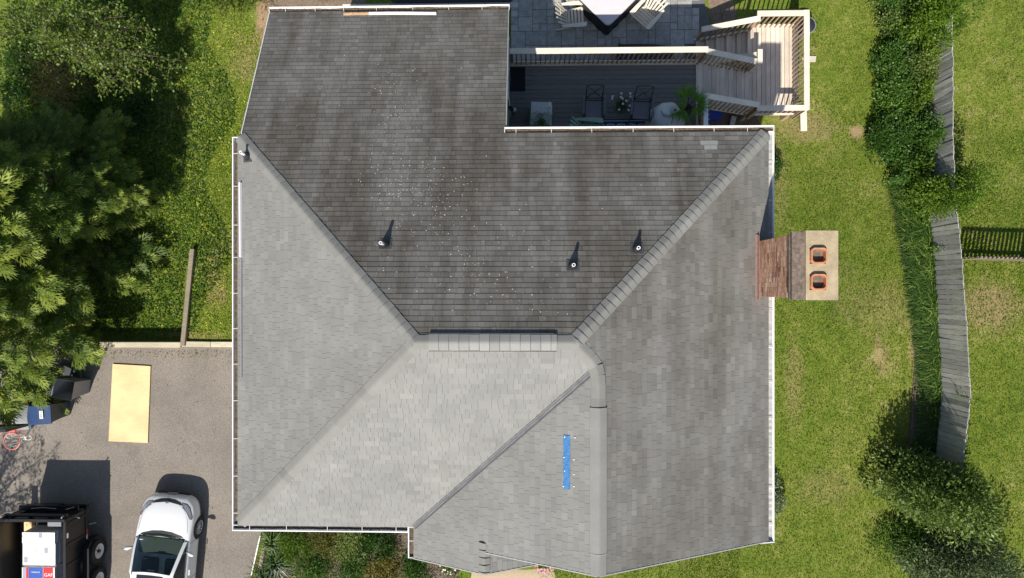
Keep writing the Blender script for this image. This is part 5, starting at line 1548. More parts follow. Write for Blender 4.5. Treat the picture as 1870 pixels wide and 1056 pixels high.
# loads inside: boards on the left, foam offcut, grey tray
m1 = MB(); m1.box((W(15, 1010, .9).x, TYF - 2.2, .80), (.20, 4.1, .06)); o = m1.build("lumber", M['timber'], bevel=.01); tag(o, "brown plank lying along the trailer bed left of the bundles", "plank")
m1 = MB(); p = W(51, 961, .9); m1.box((p.x, p.y - .3, .84), (.24, .9, .14)); o = m1.build("foam_offcut", M['ply'], bevel=.01); tag(o, "yellow insulation offcut in the trailer corner above the white bundles", "offcut")
m1 = MB(); p = W(99, 957, 1.3); m1.box((p.x, p.y + .02, 1.28), (.42, .2, .035)); m1.box((p.x, p.y + .12, 1.38), (.42, .03, .10)); o = m1.build("tool_tray", M['grey_bin'], bevel=.01); tag(o, "grey metal tray against the trailer's front wall", "tray")
o.location = (0, 0, 0)
# shingle bundles: three across, stacked
def txt(s, size, loc, rz, m_, par, ext=.001):
    cu = bpy.data.curves.new("lettering", 'FONT'); cu.body = s; cu.size = size; cu.extrude = ext; cu.align_x = 'CENTER'; cu.align_y = 'CENTER'
    tmp = bpy.data.objects.new("lettering", cu); col.objects.link(tmp); bpy.context.view_layer.update()
    me_ = bpy.data.meshes.new_from_object(tmp.evaluated_get(bpy.context.evaluated_depsgraph_get())); me_.name = "lettering"
    bpy.data.objects.remove(tmp); me_.materials.clear(); me_.materials.append(m_)
    o_ = bpy.data.objects.new("lettering", me_); o_.location = loc; o_.rotation_euler = (0, 0, rz); link(o_, par); return o_
bt = MB(); bt.box((0, 0, .045), (1.0, .328, .086), mi=0)
for i in range(5): bt.box((.5005, -.13 + i * .065, .045), (.003, .03, .06), mi=1)
proto_me = None
def bundle(loc, label, group):
    global proto_me
    if proto_me is None:
        o_ = bt.build("shingle_bundle", [M['wrap'], M['sidewrap']], bevel=.008); proto_me = o_
    else:
        o_ = proto_me.copy(); col.objects.link(o_)
        for k in ("label", "category", "group"):
            if k in o_: del o_[k]
    o_.location = loc; tag(o_, label, "shingle bundle", group); return o_
c1_ = W(70, 1003, 1.42); zb0 = .76
for L_ in range(7):
    for k in range(3):
        top_ = L_ == 6
        lb = ("white wrapped shingle bundle %s on top of the stack nearest the trailer front" % ["at the back", "in the middle", "at the front"][k]) if top_ else "white wrapped shingle bundle %s, %s layer down in the front stack" % (['at the back', 'in the middle', 'at the front'][k], ['', 'second', 'third', 'fourth', 'fifth', 'sixth', 'seventh'][6 - L_])
        o = bundle((c1_.x + random.uniform(-.012, .012), c1_.y + (k - 1) * .33, zb0 + L_ * .093), lb, "white wrapped shingle bundles in the trailer")
        if top_:
            px_ = [(-.40, .0), (.22, -.04), (.06, .09)][k]
            m1 = MB(); m1.box((px_[0], px_[1], .0905), (.11, .17, .002)); m1.build("emblem_print", M['greyprint'], o)
            for (sx_, s_) in (((-.18), "APPLY"), ((-.10), "SHINGLES"), ((.36), "TEAR HERE")):
                if k == 1 or sx_ > .3: txt(s_, .035, (sx_, 0, .0900), R(90), M['copper'] if sx_ < .3 else M['greyprint'], o)
c2__ = W(62, 1062, 1.42)
for L_ in range(7):
    for k in range(3):
        top_ = L_ == 6
        lb = ("printed shingle bundle %s atop the stack cut off by the photo edge" % ["at the back", "in the middle", "at the front"][k]) if top_ else "printed shingle bundle %s, %s layer down in the cut-off stack" % (['at the back', 'in the middle', 'at the front'][k], ['', 'second', 'third', 'fourth', 'fifth', 'sixth', 'seventh'][6 - L_])
        o = bundle((c1_.x - .01 + random.uniform(-.012, .012), c1_.y - .72 - (2 - k) * .33, zb0 + L_ * .093), lb, "printed shingle bundles in the trailer")
        if top_:
            m1 = MB(); m1.box((-.08, 0, .0905), (.44, .326, .002), mi=0); m1.box((.30, 0, .0905), (.30, .326, .002), mi=1); m1.box((-.34, 0, .0905), (.07, .326, .002), mi=1); m1.box((-.43, 0, .0905), (.09, .326, .002), mi=2)
            m1.build("print_band", [M['blue'], M['red'], M['greyprint']], o)
            txt("GAF", .14, (.31, -.06, .0925), 0, M['pvc'], o); txt("TIMBERLINE", .05, (-.08, .02, .0925), 0, M['pvc'], o)

# ================================================================ VEGETATION
def fmesh(name, verts, nper, tone, m_, parent=None, nrm=None):
    """verts: (N*nper,3) array of separate n-gons"""
    n = len(verts) // nper
    me_ = bpy.data.meshes.new(name)
    me_.vertices.add(n * nper); me_.vertices.foreach_set("co", np.ascontiguousarray(verts, dtype=np.float32).ravel())
    me_.loops.add(n * nper); me_.loops.foreach_set("vertex_index", np.arange(n * nper, dtype=np.int32))
    me_.polygons.add(n); me_.polygons.foreach_set("loop_start", np.arange(0, n * nper, nper, dtype=np.int32))
    try: me_.polygons.foreach_set("loop_total", np.full(n, nper, dtype=np.int32))
    except Exception: pass
    a_ = me_.attributes.new("tone", 'FLOAT', 'POINT'); a_.data.foreach_set("value", np.repeat(np.clip(tone, 0, 1), nper).astype(np.float32))
    me_.materials.append(m_); me_.update(calc_edges=True); me_.validate()
    o_ = bpy.data.objects.new(name, me_); return link(o_, parent)
def unit(a): return a / np.maximum(np.linalg.norm(a, axis=1, keepdims=True), 1e-6)
def leafv(P, D, U, L, Wd, fold=.12, wide=.45):
    """rhombic leaves: base, side, tip, side"""
    D = unit(D); S = unit(np.cross(D, U)); Nn = np.cross(S, D)
    L = L[:, None]; Wd = Wd[:, None]
    mid = P + D * L * wide + Nn * L * fold
    v = np.stack([P, mid + S * Wd / 2 , P + D * L, mid - S * Wd / 2], axis=1)
    return v.reshape(-1, 3)
def rdir(n): return unit(rng.normal(size=(n, 3)))
tv = np.vectorize(terrain)

# lawn blades ---------------------------------------------------------------
def blades(name, n, region, m_, L=(.05, .11), wd=.014, lean=(.5, 1.5), keep=None, toneb=.5, tones=.22, clump=0, kind=True):
    x = rng.uniform(region[0], region[1], n); y = rng.uniform(region[2], region[3], n)
    nz = np.sin(x * 1.7 + np.sin(y * 2.3) * 1.4) * np.cos(y * 1.3 + np.sin(x * 1.1)) * .5 + np.sin(x * 5.1 + y * 3.3) * np.cos(y * 4.7 - x * 2.1) * .3
    k = np.ones(n, bool)
    if keep is not None: k = keep(x, y)
    if clump: k &= (nz + rng.normal(0, .25, n)) > clump
    x, y, nz = x[k], y[k], nz[k]; n = len(x)
    P = np.stack([x, y, tv(x, y) - .01], 1)
    az = rng.uniform(0, 2 * np.pi, n); le = rng.uniform(*lean, n)
    D = np.stack([np.cos(az) * le, np.sin(az) * le, np.ones(n)], 1)
    U = rdir(n)
    l = rng.uniform(*L, n)
    return fmesh(name, leafv(P, D, U, l, np.full(n, wd) * rng.uniform(.7, 1.4, n)), 4, toneb + nz * .22 + rng.normal(0, tones, n), m_)
fpa = np.array([(p.x, p.y) for p in bp_])[::-1]
order = np.argsort(fpa[:, 1]); fpy, fpx = fpa[order, 1], fpa[order, 0]
fence_x = lambda y: np.interp(y, fpy, fpx)
bare = [W(1573, 238, -.5), W(1595, 650, -.2), W(478, 30, -.8)]
def not_bare(x, y):
    k = np.ones(len(x), bool)
    for b_, r_ in zip(bare, (.25, .2, .45)): k &= (np.hypot(x - b_.x, y - b_.y) > r_ * rng.uniform(.6, 1.2, len(x)))
    return k
g1 = blades("grass", 150000, (4.6, 16.8, -10, 10), M['grass1'], keep=lambda x, y: not_bare(x, y) & ~((x < 8.3) & (y > 5.2) & (x < 8.3)) & ~((x < 5.6) & (y > 3.6)), toneb=.46)
tag(g1, kind="stuff")
def westk(x, y):
    lx = np.vectorize(log_x)(y)
    return not_bare(x, y) & (y > -1.6) & ~((x > lx - .12) & (x < lx + .12) & (y < 1.3))
g2 = blades("grass", 60000, (-14.5, -6.3, -1.7, 10.2), M['grass1'], keep=westk, toneb=.5); tag(g2, kind="stuff")
w1 = blades("lawn_weeds", 26000, (-14.5, -7.2, -1.5, 10.2), M['weed'], L=(.05, .10), wd=.045, lean=(1.2, 3), keep=lambda x, y: westk(x, y) & (x < -7.8 - .35 * np.sin(y)) & ((x < -9.3) | (y > 1.2)), clump=-.2, toneb=.75); tag(w1, kind="stuff")
w2 = blades("clover_patch", 34000, (11.5, 16.6, -9.6, 4.8), M['weed'], L=(.04, .08), wd=.04, lean=(1.2, 3), keep=lambda x, y: (x > fence_x(y) + .1) & (rng.random(len(x)) < np.clip(.25 + .22 * y + .4 * (y > -1.5) - .25 * (x > 15), .12, .95)), clump=-.12, toneb=.25); tag(w2, kind="stuff")
w3 = blades("front_grass", 20000, (.2, 6.5, -10, -5.9), M['grass1'], keep=lambda x, y: (x > .2 + (y + 10) * .02), toneb=.5); tag(w3, kind="stuff")

# generic shrub --------------------------------------------------------------
def shrub(name, c, r, n, size, m_, label, cat="shrub", group=None, aspect=.5, stems=7, toneb=.5, clumps=22, lmat=None, part="foliage", up=.5):
    c = Vector(c); root = empty(name, (c.x, c.y, c.z), 0, label, cat, group)
    r = np.array(r, float)
    cl = rdir(clumps) * rng.uniform(.35, .95, (clumps, 1)); cl[:, 2] = np.abs(cl[:, 2]) * .9 + .05
    cr_ = rng.uniform(.28, .55, clumps); ct = rng.normal(0, .16, clumps)
    idx = rng.integers(0, clumps, n)
    q = rdir(n) * (rng.uniform(.3, 1, (n, 1)) ** .5)
    P = (cl[idx] + q * cr_[idx][:, None]) * r
    P[:, 2] = np.maximum(P[:, 2], .02)
    D = unit(q + rdir(n) * .7 + np.array([0, 0, .15])); U = unit(q * .4 + rdir(n) * .55 + np.array([0, 0, up]))
    l = size * rng.uniform(.6, 1.3, n)
    fmesh(part, leafv(P, D, U, l, l * aspect), 4, toneb + ct[idx] + rng.normal(0, .16, n), m_, root)
    mb_ = MB()
    for i in range(stems):
        k = i % clumps; e_ = Vector(cl[k] * r * .9); m_d = e_ * .5 + Vector((random.uniform(-.06, .06), random.uniform(-.06, .06), .04))
        mb_.tube([(0, 0, -.05), m_d, e_], [.022, .014, .005], 5)
    mb_.build("stem", M['bark'], root)
    return root
def T(px, py, h=.6):
    p = W(px, py, h - .5); p.z = terrain(p.x, p.y); return p
# hedge along the fence, north-east
HG = "shrubs in the bed along the board fence"
for (px, py, rr, hh, n, s, mt, tn, lb) in (
    (1655, 20, .75, 1.0, 5200, .075, 'leafD', .35, "dull olive shrub at the very top end of the fence bed"),
    (1728, 30, 1.0, 2.5, 11000, .085, 'leafC', .35, "bright yellow-green vine mound spilling over the fence's top end"),
    (1650, 100, .70, .95, 4600, .08, 'leafB', .5, "mid green leafy shrub second from the top in the fence bed"),
    (1695, 125, .65, 1.3, 4200, .08, 'leafD', .6, "olive and brown twiggy shrub touching the fence near its top"),
    (1650, 175, .72, .95, 4600, .08, 'leafB', .7, "lighter green leafy shrub left of the slanted fence boards"),
    (1690, 165, .6, 1.2, 3600, .085, 'leafC', .1, "fresh green broad-leaved vine beside the slanted fence boards"),
    (1650, 245, .78, 1.0, 5600, .075, 'leafB', .25, "dark glossy shrub with ragged edge bulging onto the lawn"),
    (1698, 250, .62, 1.4, 4600, .08, 'leafB', .45, "dark green shrub pressed against the fence above the vine gap"),
    (1665, 300, .68, .85, 4200, .075, 'leafB', .35, "dark shrub directly above the strappy border grass"),
    (1738, 332, .95, 2.7, 10000, .085, 'leafC', .05, "tall green vine climbing over the fence at its bend"),
    (1742, 350, .60, 1.3, 2600, .085, 'leafC', .3, "pale leafy vine hanging on the neighbour's side of the fence")):
    p = T(px, py, hh * .5); shrub("shrub", p, (rr * random.uniform(.85, 1.0), rr * 1.1, hh), int(n * 1.3), s, M[mt], lb, "shrub", HG, toneb=tn)
p = T(1725, 455, .9); shrub("vine", p, (.28, .3, .85), 420, .08, M['leafC'], "small pale vine sprig against the board fence beside the lily turf", "vine", None, toneb=.8, clumps=6, stems=3)
p = T(1757, 725, 1.7); shrub("vine", (p.x + .1, p.y, p.z + .9), (.22, .24, .75), 120, .07, M['leafC'], "thin vine sprig poking through the lower fence boards", "vine", None, toneb=.2, clumps=5, stems=3)
p = T(1693, 757, .4); shrub("weed", p, (.2, .2, .45), 160, .07, M['leafC'], "lone yellow weed in the lily turf beside the fence", "weed", None, toneb=1.0, clumps=5, stems=3)
# big lower-right shrubs (with thin upright stems)
p = T(1712, 900, 1.9); shrub("large_bush", p, (1.3, 1.1, 3.0), 24000, .12, M['leafD'], "tall olive bush with upright shoots at the fence's lower end", "bush", None, toneb=.5, aspect=.42, stems=34, clumps=48)
p = T(1765, 1040, 1.7); shrub("large_bush", p, (1.5, .95, 2.4), 24000, .105, M['leafE'], "grey-green fine-leaved bush at the lower right photo edge", "bush", None, toneb=.45, aspect=.38, stems=26, clumps=38)
p = T(1640, 985, .6); shrub("large_bush", p, (.95, .8, .8), 3600, .08, M['leafB'], "low loose green bush left of the two large bushes", "bush", None, toneb=.6, aspect=.4, stems=16, clumps=20)
# small shiny shrub by the south-east gutter, and a dark clump added in place of a shadow by the north-east corner
p = T(1412, 905, .5); shrub("shrub", p, (.28, .62, .6), 1300, .07, M['leafE'], "small glossy pale-leaved shrub against the house's south-east gutter", "shrub", None, toneb=.8, clumps=10)
p = T(1424, 296, .5); shrub("shrub", p, (.30, .42, .7), 1500, .06, M['leafB'], "small dark shrub against the house's north-east gutter, above the chimney", "shrub", None, toneb=-.1, clumps=10)

# strappy plants ---------------------------------------------------------------
def strappy(centers, nb, L, wd, z=True):
    V, tn = [], []
    for (cx_, cy_, s) in centers:
        n = nb; az = rng.uniform(0, 2 * np.pi, n); el = rng.uniform(.35, 1.35, n); l = L * s * rng.uniform(.6, 1.1, n)
        base = np.stack([cx_ + .04 * rng.normal(size=n), cy_ + .04 * rng.normal(size=n), np.full(n, terrain(cx_, cy_))], 1)
        d0 = np.stack([np.cos(az) * np.cos(el), np.sin(az) * np.cos(el), np.sin(el)], 1)
        a_ = base + d0 * (l * .5)[:, None]
        d1 = np.stack([np.cos(az), np.sin(az), np.sin(el) * .5 - .55], 1); d1 = unit(d1)
        b_ = a_ + d1 * (l * .5)[:, None]
        S = np.stack([-np.sin(az), np.cos(az), np.zeros(n)], 1); w = (wd * rng.uniform(.7, 1.3, n))[:, None] / 2
        V.append(np.stack([base - S * w, base + S * w, a_ + S * w, a_ - S * w], 1).reshape(-1, 3)); V.append(np.stack([a_ - S * w, a_ + S * w, b_ + S * w * .2, b_ - S * w * .2], 1).reshape(-1, 3))
        t_ = rng.normal(.4, .32, n); tn += [t_, t_ + .1]
    return np.concatenate(V), np.concatenate(tn)
LP = [(1655, 350, 1700), (1665, 420, 1712), (1672, 500, 1712), (1678, 580, 1716), (1690, 660, 1722), (1690, 740, 1728), (1690, 800, 1730), (1700, 870, 1735)]
cs = []
for _ in range(900):
    py = random.uniform(335, 860)
    xl = np.interp(py, [q[1] for q in LP], [q[0] for q in LP]); xr = np.interp(py, [q[1] for q in LP], [q[2] for q in LP])
    p = W(1700, py, -.2); fx_ = float(fence_x(p.y)); wl_ = fx_ - W(xl, py, 0).x
    u_ = random.random() ** 1.1; cs.append((fx_ - .03 - wl_ * u_ * 1.02, p.y, random.uniform(.9, 1.2) * (1.35 if u_ < .3 else 1)))
v, tn = strappy(cs, 75, .40, .018)
o = fmesh("lily_turf", v, 4, tn, M['liri'], None); tag(o, "dark strappy lily turf border between the lawn and the grey board fence", "border grass", kind="stuff")
for (px, py, s, lb) in ((497, 992, 1.0, "upper spiky yellow-green grass plant in the front bed near the gutter"), (505, 1030, 1.25, "middle spiky dark green grass plant beside the driveway edging"), (485, 1062, 1.3, "lowest spiky grass plant at the photo's bottom edge")):
    p = W(px, py, .2); root = empty("spiky_grass_plant", (p.x, p.y, 0), 0, lb, "plant", "spiky grass plants in the front bed")
    v, tn = strappy([(0, 0, 1.0)], 170, .62 * s, .026); v[:, 2] -= terrain(0, 0); fmesh("leaves", v, 4, tn + (.1 if s == 1.0 else -.12), M['liri'], root)
FB = "low shrubs in the shaded front bed"
for (px, py, r_, mt, tn, lb) in ((535, 1000, .5, 'leafC', .1, "yellow-green low shrub right of the spiky plants"), (590, 990, .55, 'rust', .25, "yellowish shrub under the middle of the front gutter"), (560, 1045, .6, 'leafB', .6, "mid green shrub at the bottom edge beside the spiky plants"),
                               (640, 995, .5, 'leafD', .8, "pale olive shrub with yellow tips in the front bed"), (630, 1045, .6, 'leafB', .4, "dark green shrub at the bottom centre of the front bed"), (690, 1000, .5, 'leafB', .1, "very dark shrub left of the gable gutter"),
                               (700, 1045, .55, 'rust', .7, "reddish brown twiggy shrub in the front bed"), (760, 1045, .5, 'leafB', .3, "dark green shrub below the gable's left gutter")):
    p = W(px, py, .3); shrub("low_shrub", (p.x, p.y, 0), (r_ * 1.2, r_ * 1.2, .55), 4200, .07, M[mt], lb, "shrub", FB, toneb=tn, aspect=.35)
def flowers(px, py, r_, h, m_, label, nf=45, name="flowering_plant"):
    p = W(px, py, h); rt = shrub(name, (p.x, p.y, terrain(p.x, p.y)), (r_, r_, h), 700, .06, M['leafC'], label, "flowers", None, toneb=.15, clumps=9)
    n = nf; q = rdir(n); q[:, 2] = np.abs(q[:, 2]); Pc = q * np.array([r_, r_, h]) * rng.uniform(.75, 1.1, (n, 1)); V = []
    for k in range(5):
        a = k * 1.2566 + rng.uniform(0, .3, n); D = np.stack([np.cos(a), np.sin(a), np.full(n, .25)], 1)
        V.append(leafv(Pc, D, np.tile([0, 0, 1.], (n, 1)), np.full(n, .034), np.full(n, .03)))
    fmesh("blossoms", np.concatenate(V), 4, np.tile(rng.normal(.5, .3, n), 5), m_, rt); return rt
flowers(995, 1036, .33, .45, M['pink'], "pink flowering plant by the brick walk under the gable edge", 60)
flowers(818, 1040, .28, .4, M['petal'], "pale pink flowers left of the brick porch under the small gable", 22)

# palm and pots on the deck ---------------------------------------------------
p = W(1262, 190, DZ + 1.0); pl = empty("potted_palm", (p.x, p.y, DZ), 0, "bright green potted fan palm in the deck's lower right corner", "palm")
mb = MB(); mb.lathe([(.001, 0), (.16, 0), (.20, .34), (.21, .36), (.18, .36), (.17, .3), (.001, .3)], n=20); mb.build("pot", M['terracotta'], pl, smooth=True)
mb = MB()
for a in range(7):
    d = Vector((math.cos(a * .9), math.sin(a * .9), 0)); mb.tube([(0, 0, .3), d * .08 + Vector((0, 0, .65)), d * .22 + Vector((0, 0, .98))], [.02, .012, .008], 6)
mb.build("trunk", M['bark'], pl)
V = []; TN = []
for (hx, hy, hz, az0, sp, Lf) in ((-.14, .12, 1.05, 100, 62, .50), (.16, .0, 1.0, -5, 75, .46), (-.16, -.14, .95, 240, 45, .52), (.02, .05, 1.1, 45, 50, .34), (-.1, -.02, 1.05, 175, 50, .32), (.05, -.1, 1.0, 300, 50, .32)):
    n = 110; az = np.radians(az0 + rng.uniform(-sp, sp, n)); el = rng.uniform(-.25, .55, n)
    D = np.stack([np.cos(az) * np.cos(el), np.sin(az) * np.cos(el), np.sin(el)], 1); Pp = np.tile([hx, hy, hz], (n, 1)) + D * .03
    V.append(leafv(Pp, D, rdir(n) * .4 + np.array([0, 0, 1.]), Lf * rng.uniform(.7, 1.1, n), np.full(n, .014), fold=.05, wide=.3)); TN.append(rng.normal(.5, .25, n))
fmesh("fronds", np.concatenate(V), 4, np.concatenate(TN), M['palm'], pl)
p = W(1136, 190, DZ + .45); fp_ = empty("potted_flowers", (p.x, p.y, DZ), 0, "dark pot of thin-stemmed pale pink flowers between the two sling chairs", "potted flowers")
mb = MB(); mb.lathe([(.001, 0), (.10, 0), (.14, .24), (.15, .25), (.12, .25), (.001, .2)], n=18); mb.build("pot", M['terracotta'], fp_, smooth=True)
n = 420; q = rdir(n); q[:, 2] = np.abs(q[:, 2]); Pp = q * np.array([.24, .24, .3]) * rng.uniform(.2, 1, (n, 1)) + np.array([0, 0, .26])
fmesh("foliage", leafv(Pp, q + rdir(n) * .5, rdir(n) + np.array([0, 0, .8]), rng.uniform(.05, .09, n), rng.uniform(.008, .02, n)), 4, rng.normal(.35, .25, n), M['leafB'], fp_)
mb = MB(); bl = MB()
for (dx, dy) in ((-.30, .16), (-.31, .10), (-.04, .26), (.0, .12), (.22, .26), (.22, .16), (.11, .06), (0, -.05), (.20, -.10), (.17, -.22), (-.10, -.20), (-.06, .14)):
    e_ = Vector((dx, dy, .55 + random.uniform(0, .12))); mb.tube([(0, 0, .22), e_ * .55 + Vector((0, 0, .15)), e_], .004, 4)
    for k in range(6):
        a = k * 1.047; c_p = e_ + Vector((.02 * math.cos(a), .02 * math.sin(a), .0)); bl.lathe([(.001, .012), (.016, .006), (.012, -.006), (.001, -.01)], c_p, 7)
mb.build("stem", M['leafB'], fp_); bl.build("blossoms", M['petal'], fp_, smooth=True)
p = W(989, 222, DZ + 1.0); hb_ = empty("fern_pot", (p.x, p.y, DZ + .86), 0, "feathery green fern in a small pot on the grey covered grill", "fern")
mb = MB(); mb.lathe([(.001, 0), (.08, 0), (.10, .12), (.001, .12)], n=14); mb.build("pot", M['terracotta'], hb_, smooth=True)
n = 900; az = rng.uniform(0, 6.28, n); rr_ = rng.uniform(.02, 1, n) ** .7 * .30 * (1 + .3 * np.sin(az * 3)); Pp = np.stack([rr_ * np.cos(az), rr_ * np.sin(az), .22 - rr_ * .25 + rng.normal(0, .03, n)], 1)
fmesh("fronds", leafv(Pp, np.stack([np.cos(az + rng.normal(0, .7, n)), np.sin(az + rng.normal(0, .7, n)), rng.normal(0, .3, n)], 1), rdir(n) * .5 + np.array([0, 0, 1.]), rng.uniform(.03, .07, n), rng.uniform(.006, .014, n)), 4, rng.normal(.4, .2, n), M['leafB'], hb_)

# cypresses -------------------------------------------------------------------
def spray_template():
    """a flat fan of pointed fingers, tips apart"""
    V = []
    def q(px_, py_, an, l, w):
        d = np.array([math.cos(an), math.sin(an)]); s = np.array([-d[1], d[0]]); b_ = np.array([px_, py_]); m_ = b_ + d * l * .5
        return [b_, m_ + s * w / 2, b_ + d * l, m_ - s * w / 2]
    V += q(0, 0, 0, 1.0, .085)
    for t_, l_, an in ((.08, .52, .85), (.25, .56, .62), (.45, .42, .55)):
        for sg in (-1, 1):
            V += q(t_, 0, sg * an, l_, .085)
            ex, ey = t_ + math.cos(sg * an) * l_ * .45, math.sin(sg * an) * l_ * .45
            V += q(ex, ey, sg * (an - .5), l_ * .5, .06)
    return np.array(V)
SPT = spray_template()
def cypress(c, Hh, Rr, nb, per, label, zlow=.5, size=.50, seed=0):
    c = Vector(c); root = empty("cypress_tree", (c.x, c.y, c.z), 0, label, "tree", "dark feathery cypresses at the left edge")
    mb_ = MB(); mb_.tube([(0, 0, -.2), (.03, 0, Hh * .4), (0, .02, Hh * .95)], [.20, .12, .02], 10)
    tk = mb_.build("trunk", M['bark'], root); lm = MB()
    Pl, Dl, Ul, Tl = [], [], [], []
    for i in range(nb):
        h = zlow + (Hh - zlow) * ((i + random.random()) / nb) ** 1.15
        rad = Rr * (1 - ((h - zlow) / (Hh - zlow)) ** 2.2) ** .8 * random.uniform(.78, 1.12) + .15
        a = i * 2.39996 + random.uniform(-.3, .3); el = random.uniform(-.05, .35)
        o_ = np.array([math.cos(a), math.sin(a), 0.0]); s = np.array([-o_[1], o_[0], 0.0])
        n = per; t_ = rng.uniform(.40, 1, n) ** .7
        lat = rng.normal(0, .30, n) * (1.15 - t_ * .75) * min(1, rad * .8)
        z_ = h + t_ * rad * math.sin(el) * .7 - (np.abs(lat) * .35) + rng.normal(0, .06, n)
        P = o_[None] * (t_ * rad)[:, None] + s[None] * lat[:, None]; P[:, 2] += z_
        D = o_[None] + s[None] * (lat * 1.6 + rng.normal(0, .35, n))[:, None]; D[:, 2] += rng.normal(.10, .28, n)
        U = np.tile([0, 0, 1.0], (n, 1)) + rdir(n) * .45 + o_[None] * .25
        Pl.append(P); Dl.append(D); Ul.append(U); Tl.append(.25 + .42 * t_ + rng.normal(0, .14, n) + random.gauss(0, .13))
        e_ = Vector(o_) * rad * .8; lm.tube([(0, 0, h), (e_.x * .5, e_.y * .5, h + rad * .2 * math.sin(el)), (e_.x, e_.y, h + rad * .6 * math.sin(el))], [.035, .02, .006], 4, cap=False)
    lm.build("limbs", M['bark'], tk)
    P, D, U, Tn = np.concatenate(Pl), unit(np.concatenate(Dl)), np.concatenate(Ul), np.concatenate(Tl)
    S = unit(np.cross(D, U)); n = len(P); sc = size * rng.uniform(.65, 1.2, n)
    v = P[:, None, :] + (D[:, None, :] * SPT[None, :, 0:1] + S[:, None, :] * SPT[None, :, 1:2]) * sc[:, None, None]
    v[:, :, 2] -= ((SPT[None, :, 0] ** 2 + SPT[None, :, 1] ** 2 * 1.5) * sc[:, None] * .22)
    k = len(SPT) // 4
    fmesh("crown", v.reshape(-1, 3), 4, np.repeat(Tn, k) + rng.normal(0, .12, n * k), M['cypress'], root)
    return root
cypress((-15.9, -1.15, -.1), 10.5, 2.45, 150, 30, "sunlit cypress lowest on the left, overhanging the bins")
cypress((-15.2, 1.5, -.5), 10.8, 2.8, 160, 32, "sunlit cypress in the middle of the left edge")
cypress((-14.3, 3.3, -.7), 5.0, 2.2, 75, 32, "short cypress wholly in its neighbour's shade at upper left", size=.36)
# deciduous tree, north-west
def tree(c, Hh, tips, label, m_, name="leafy_tree", leaf=.085, per=170, toneb=.5, spread=.55):
    c = Vector(c); root = empty(name, (c.x, c.y, c.z), 0, label, "tree")
    mb_ = MB(); top = Vector((.1, -.05, Hh * .75)); mb_.tube([(0, 0, -.2), (.05, 0, Hh * .35), top], [.16, .12, .05], 10); tk = mb_.build("trunk", M['bark'], root)
    lm = MB(); P, D, U = [], [], []
    for tp in tips:
        tp = Vector(tp) - c; st_ = Vector((0, 0, min(Hh * .7, max(.8, tp.z * .65)))); mid = st_.lerp(tp, .5) + Vector((random.uniform(-.2, .2), random.uniform(-.2, .2), .25))
        lm.tube([st_, mid, tp], [.035, .018, .005], 6, cap=False)
        for j in range(12):
            t_ = .3 + .7 * (j + random.random()) / 12; b_ = st_.lerp(mid, t_ * 2) if t_ < .5 else mid.lerp(tp, t_ * 2 - 1)
            d = Vector((random.gauss(0, 1), random.gauss(0, 1), random.gauss(0, .35))).normalized() + (tp - st_).normalized() * .5
            e_ = b_ + d * random.uniform(.25, spread); lm.tube([b_, b_.lerp(e_, .5) + Vector((0, 0, .04)), e_], [.007, .005, .003], 4, cap=False)
            n = per // 12; u = rng.uniform(.15, 1.05, n)
            pp = np.array(b_)[None] + (np.array(e_ - b_))[None] * u[:, None] + rng.normal(0, .07, (n, 3)); P.append(pp)
            D.append(rdir(n) + np.array(d)[None] * .5); U.append(rdir(n) * .6 + np.array([0, 0, .9]))
    lm.build("branches", M['bark'], tk)
    P, D, U = map(np.concatenate, (P, D, U)); n = len(P); l = leaf * rng.uniform(.6, 1.2, n)
    fmesh("crown", leafv(P, D, U, l, l * .62), 4, rng.normal(toneb, .22, n), m_, root)
    return root
tips = []
for (px, py, z) in ((20, 20, 5.2), (60, 15, 5.4), (45, 45, 5.0), (110, 20, 5.2), (150, 30, 5), (190, 20, 4.8), (230, 30, 4.6), (110, 70, 5.2), (140, 55, 5), (170, 90, 5), (200, 60, 4.8), (150, 120, 4.8), (190, 125, 4.6), (220, 95, 4.6), (250, 110, 4.4), (215, 150, 4.4),
                    (250, 75, 4.4), (280, 105, 4.2), (305, 125, 4.0), (335, 112, 4.0), (240, 165, 4.2), (200, 168, 4.2), (290, 145, 4.0), (80, 90, 4.8), (20, 70, 5), (-20, 30, 5.3), (-30, 80, 5.2), (90, 50, 5.4), (130, 95, 4.5), (180, 45, 4.4), (265, 50, 4.2)):
    tips.append(W(px, py, z))
b_ = W(120, 60, -.8)
tree((-13.0, 7.3, -.83), 5.6, tips, "leafy deciduous tree spreading bare-tipped branches at upper left", M['leafA'], per=260, toneb=.45)
# a second tree standing off to the south-west; its shade dapples the driveway
tips2 = [Vector((-18.3 + random.uniform(-2.0, 2.2), -9.9 + random.uniform(-1.6, 1.5), random.uniform(4.6, 6.6))) for _ in range(22)]
tree((-18.6, -10.4, 0), 6.5, tips2, "leafy tree beyond the lower left corner that dapples the driveway with shade", M['leafA'], per=190)
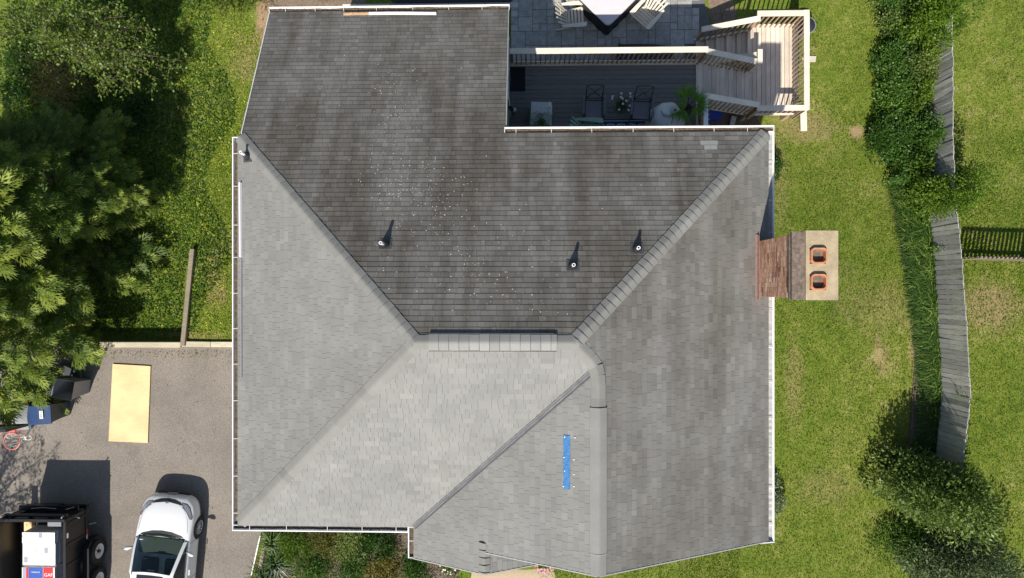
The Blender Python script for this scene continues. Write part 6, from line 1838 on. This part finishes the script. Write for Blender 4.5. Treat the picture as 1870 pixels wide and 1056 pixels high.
# undergrowth in the shade beneath
UG = "undergrowth shrubs below the upper left tree"
for (px, py, r_, hh, mt, tn, lb) in ((85, 150, .85, 2.9, 'rust', .9, "tall rusty yellow undergrowth shrub in a sun gap"), (60, 215, .7, .9, 'weed', .3, "green undergrowth shrub below the rusty one"), (20, 160, .8, 1.1, 'leafB', .3, "dark undergrowth shrub at the left photo edge"),
                                  (140, 190, .6, .8, 'leafB', .6, "mid green undergrowth shrub right of the rusty one"), (30, 250, .7, .8, 'leafC', .1, "light green undergrowth shrub lowest at the left edge"), (30, 110, .8, .9, 'leafB', .2, "dark undergrowth shrub behind the rusty one"),
                                  (240, 200, .6, .5, 'leafB', .2, "low dark ground shrub farthest right in the tree shade")):
    p = W(px, py, hh * .6 - .8); shrub("undergrowth_shrub", (p.x, p.y, -.83), (r_, r_, hh), 2300, .085, M[mt], lb, "shrub", UG, toneb=tn)
g3 = blades("ground_cover", 42000, (-17.5, -9.6, -1.4, 10.4), M['leafB'], L=(.06, .12), wd=.05, lean=(.9, 3), keep=lambda x, y: (x < -10.2 + .5 * np.sin(y * 1.3)), toneb=.3); tag(g3, kind="stuff")
g4 = blades("bed_ground_cover", 16000, (-8.0, -2.0, -10.5, -5.6), M['leafB'], L=(.06, .13), wd=.035, lean=(.6, 2.5), keep=lambda x, y: (x > -7.55 - (y + 5.7) * -.1) & (x < -2.2), toneb=.35); tag(g4, kind="stuff")
# leafy fill between the hedge shrubs, and litter blown onto the driveway
def litter(name, n, fn, m_, L, asp, z, tb, kind="stuff"):
    P = np.array([fn() for _ in range(n)]); Pz = np.array([terrain(a_, b_) for a_, b_ in P]) + rng.uniform(*z, n)
    P3 = np.concatenate([P, Pz[:, None]], 1); az = rng.uniform(0, 6.28, n); D = np.stack([np.cos(az), np.sin(az), rng.normal(0, .35, n)], 1)
    l = L * rng.uniform(.6, 1.3, n); o_ = fmesh(name, leafv(P3, D, rdir(n) * .5 + np.array([0, 0, 1.]), l, l * asp), 4, rng.normal(tb, .25, n), m_); tag(o_, kind=kind); return o_
def hedge_pt():
    y = random.uniform(3.3, 9.8); fx_ = float(fence_x(y)); return (fx_ - .05 - (1.32 + .22 * math.sin(y * 2.9) + .15 * math.sin(y * 6.1 + 1)) * random.random() ** .9, y)
litter("hedge_undergrowth", 16000, hedge_pt, M['leafB'], .08, .55, (.05, .75), .35)
litter("fallen_leaves", 260, lambda: (random.uniform(-16, -7.3), random.uniform(-9, -1.9)), M['rust'], .045, .6, (.012, .02), .8)
litter("leaf_litter", 500, lambda: (random.uniform(-16.5, -7.3), -1.95 - abs(random.gauss(0, .12))), M['rust'], .04, .6, (.012, .025), .6)
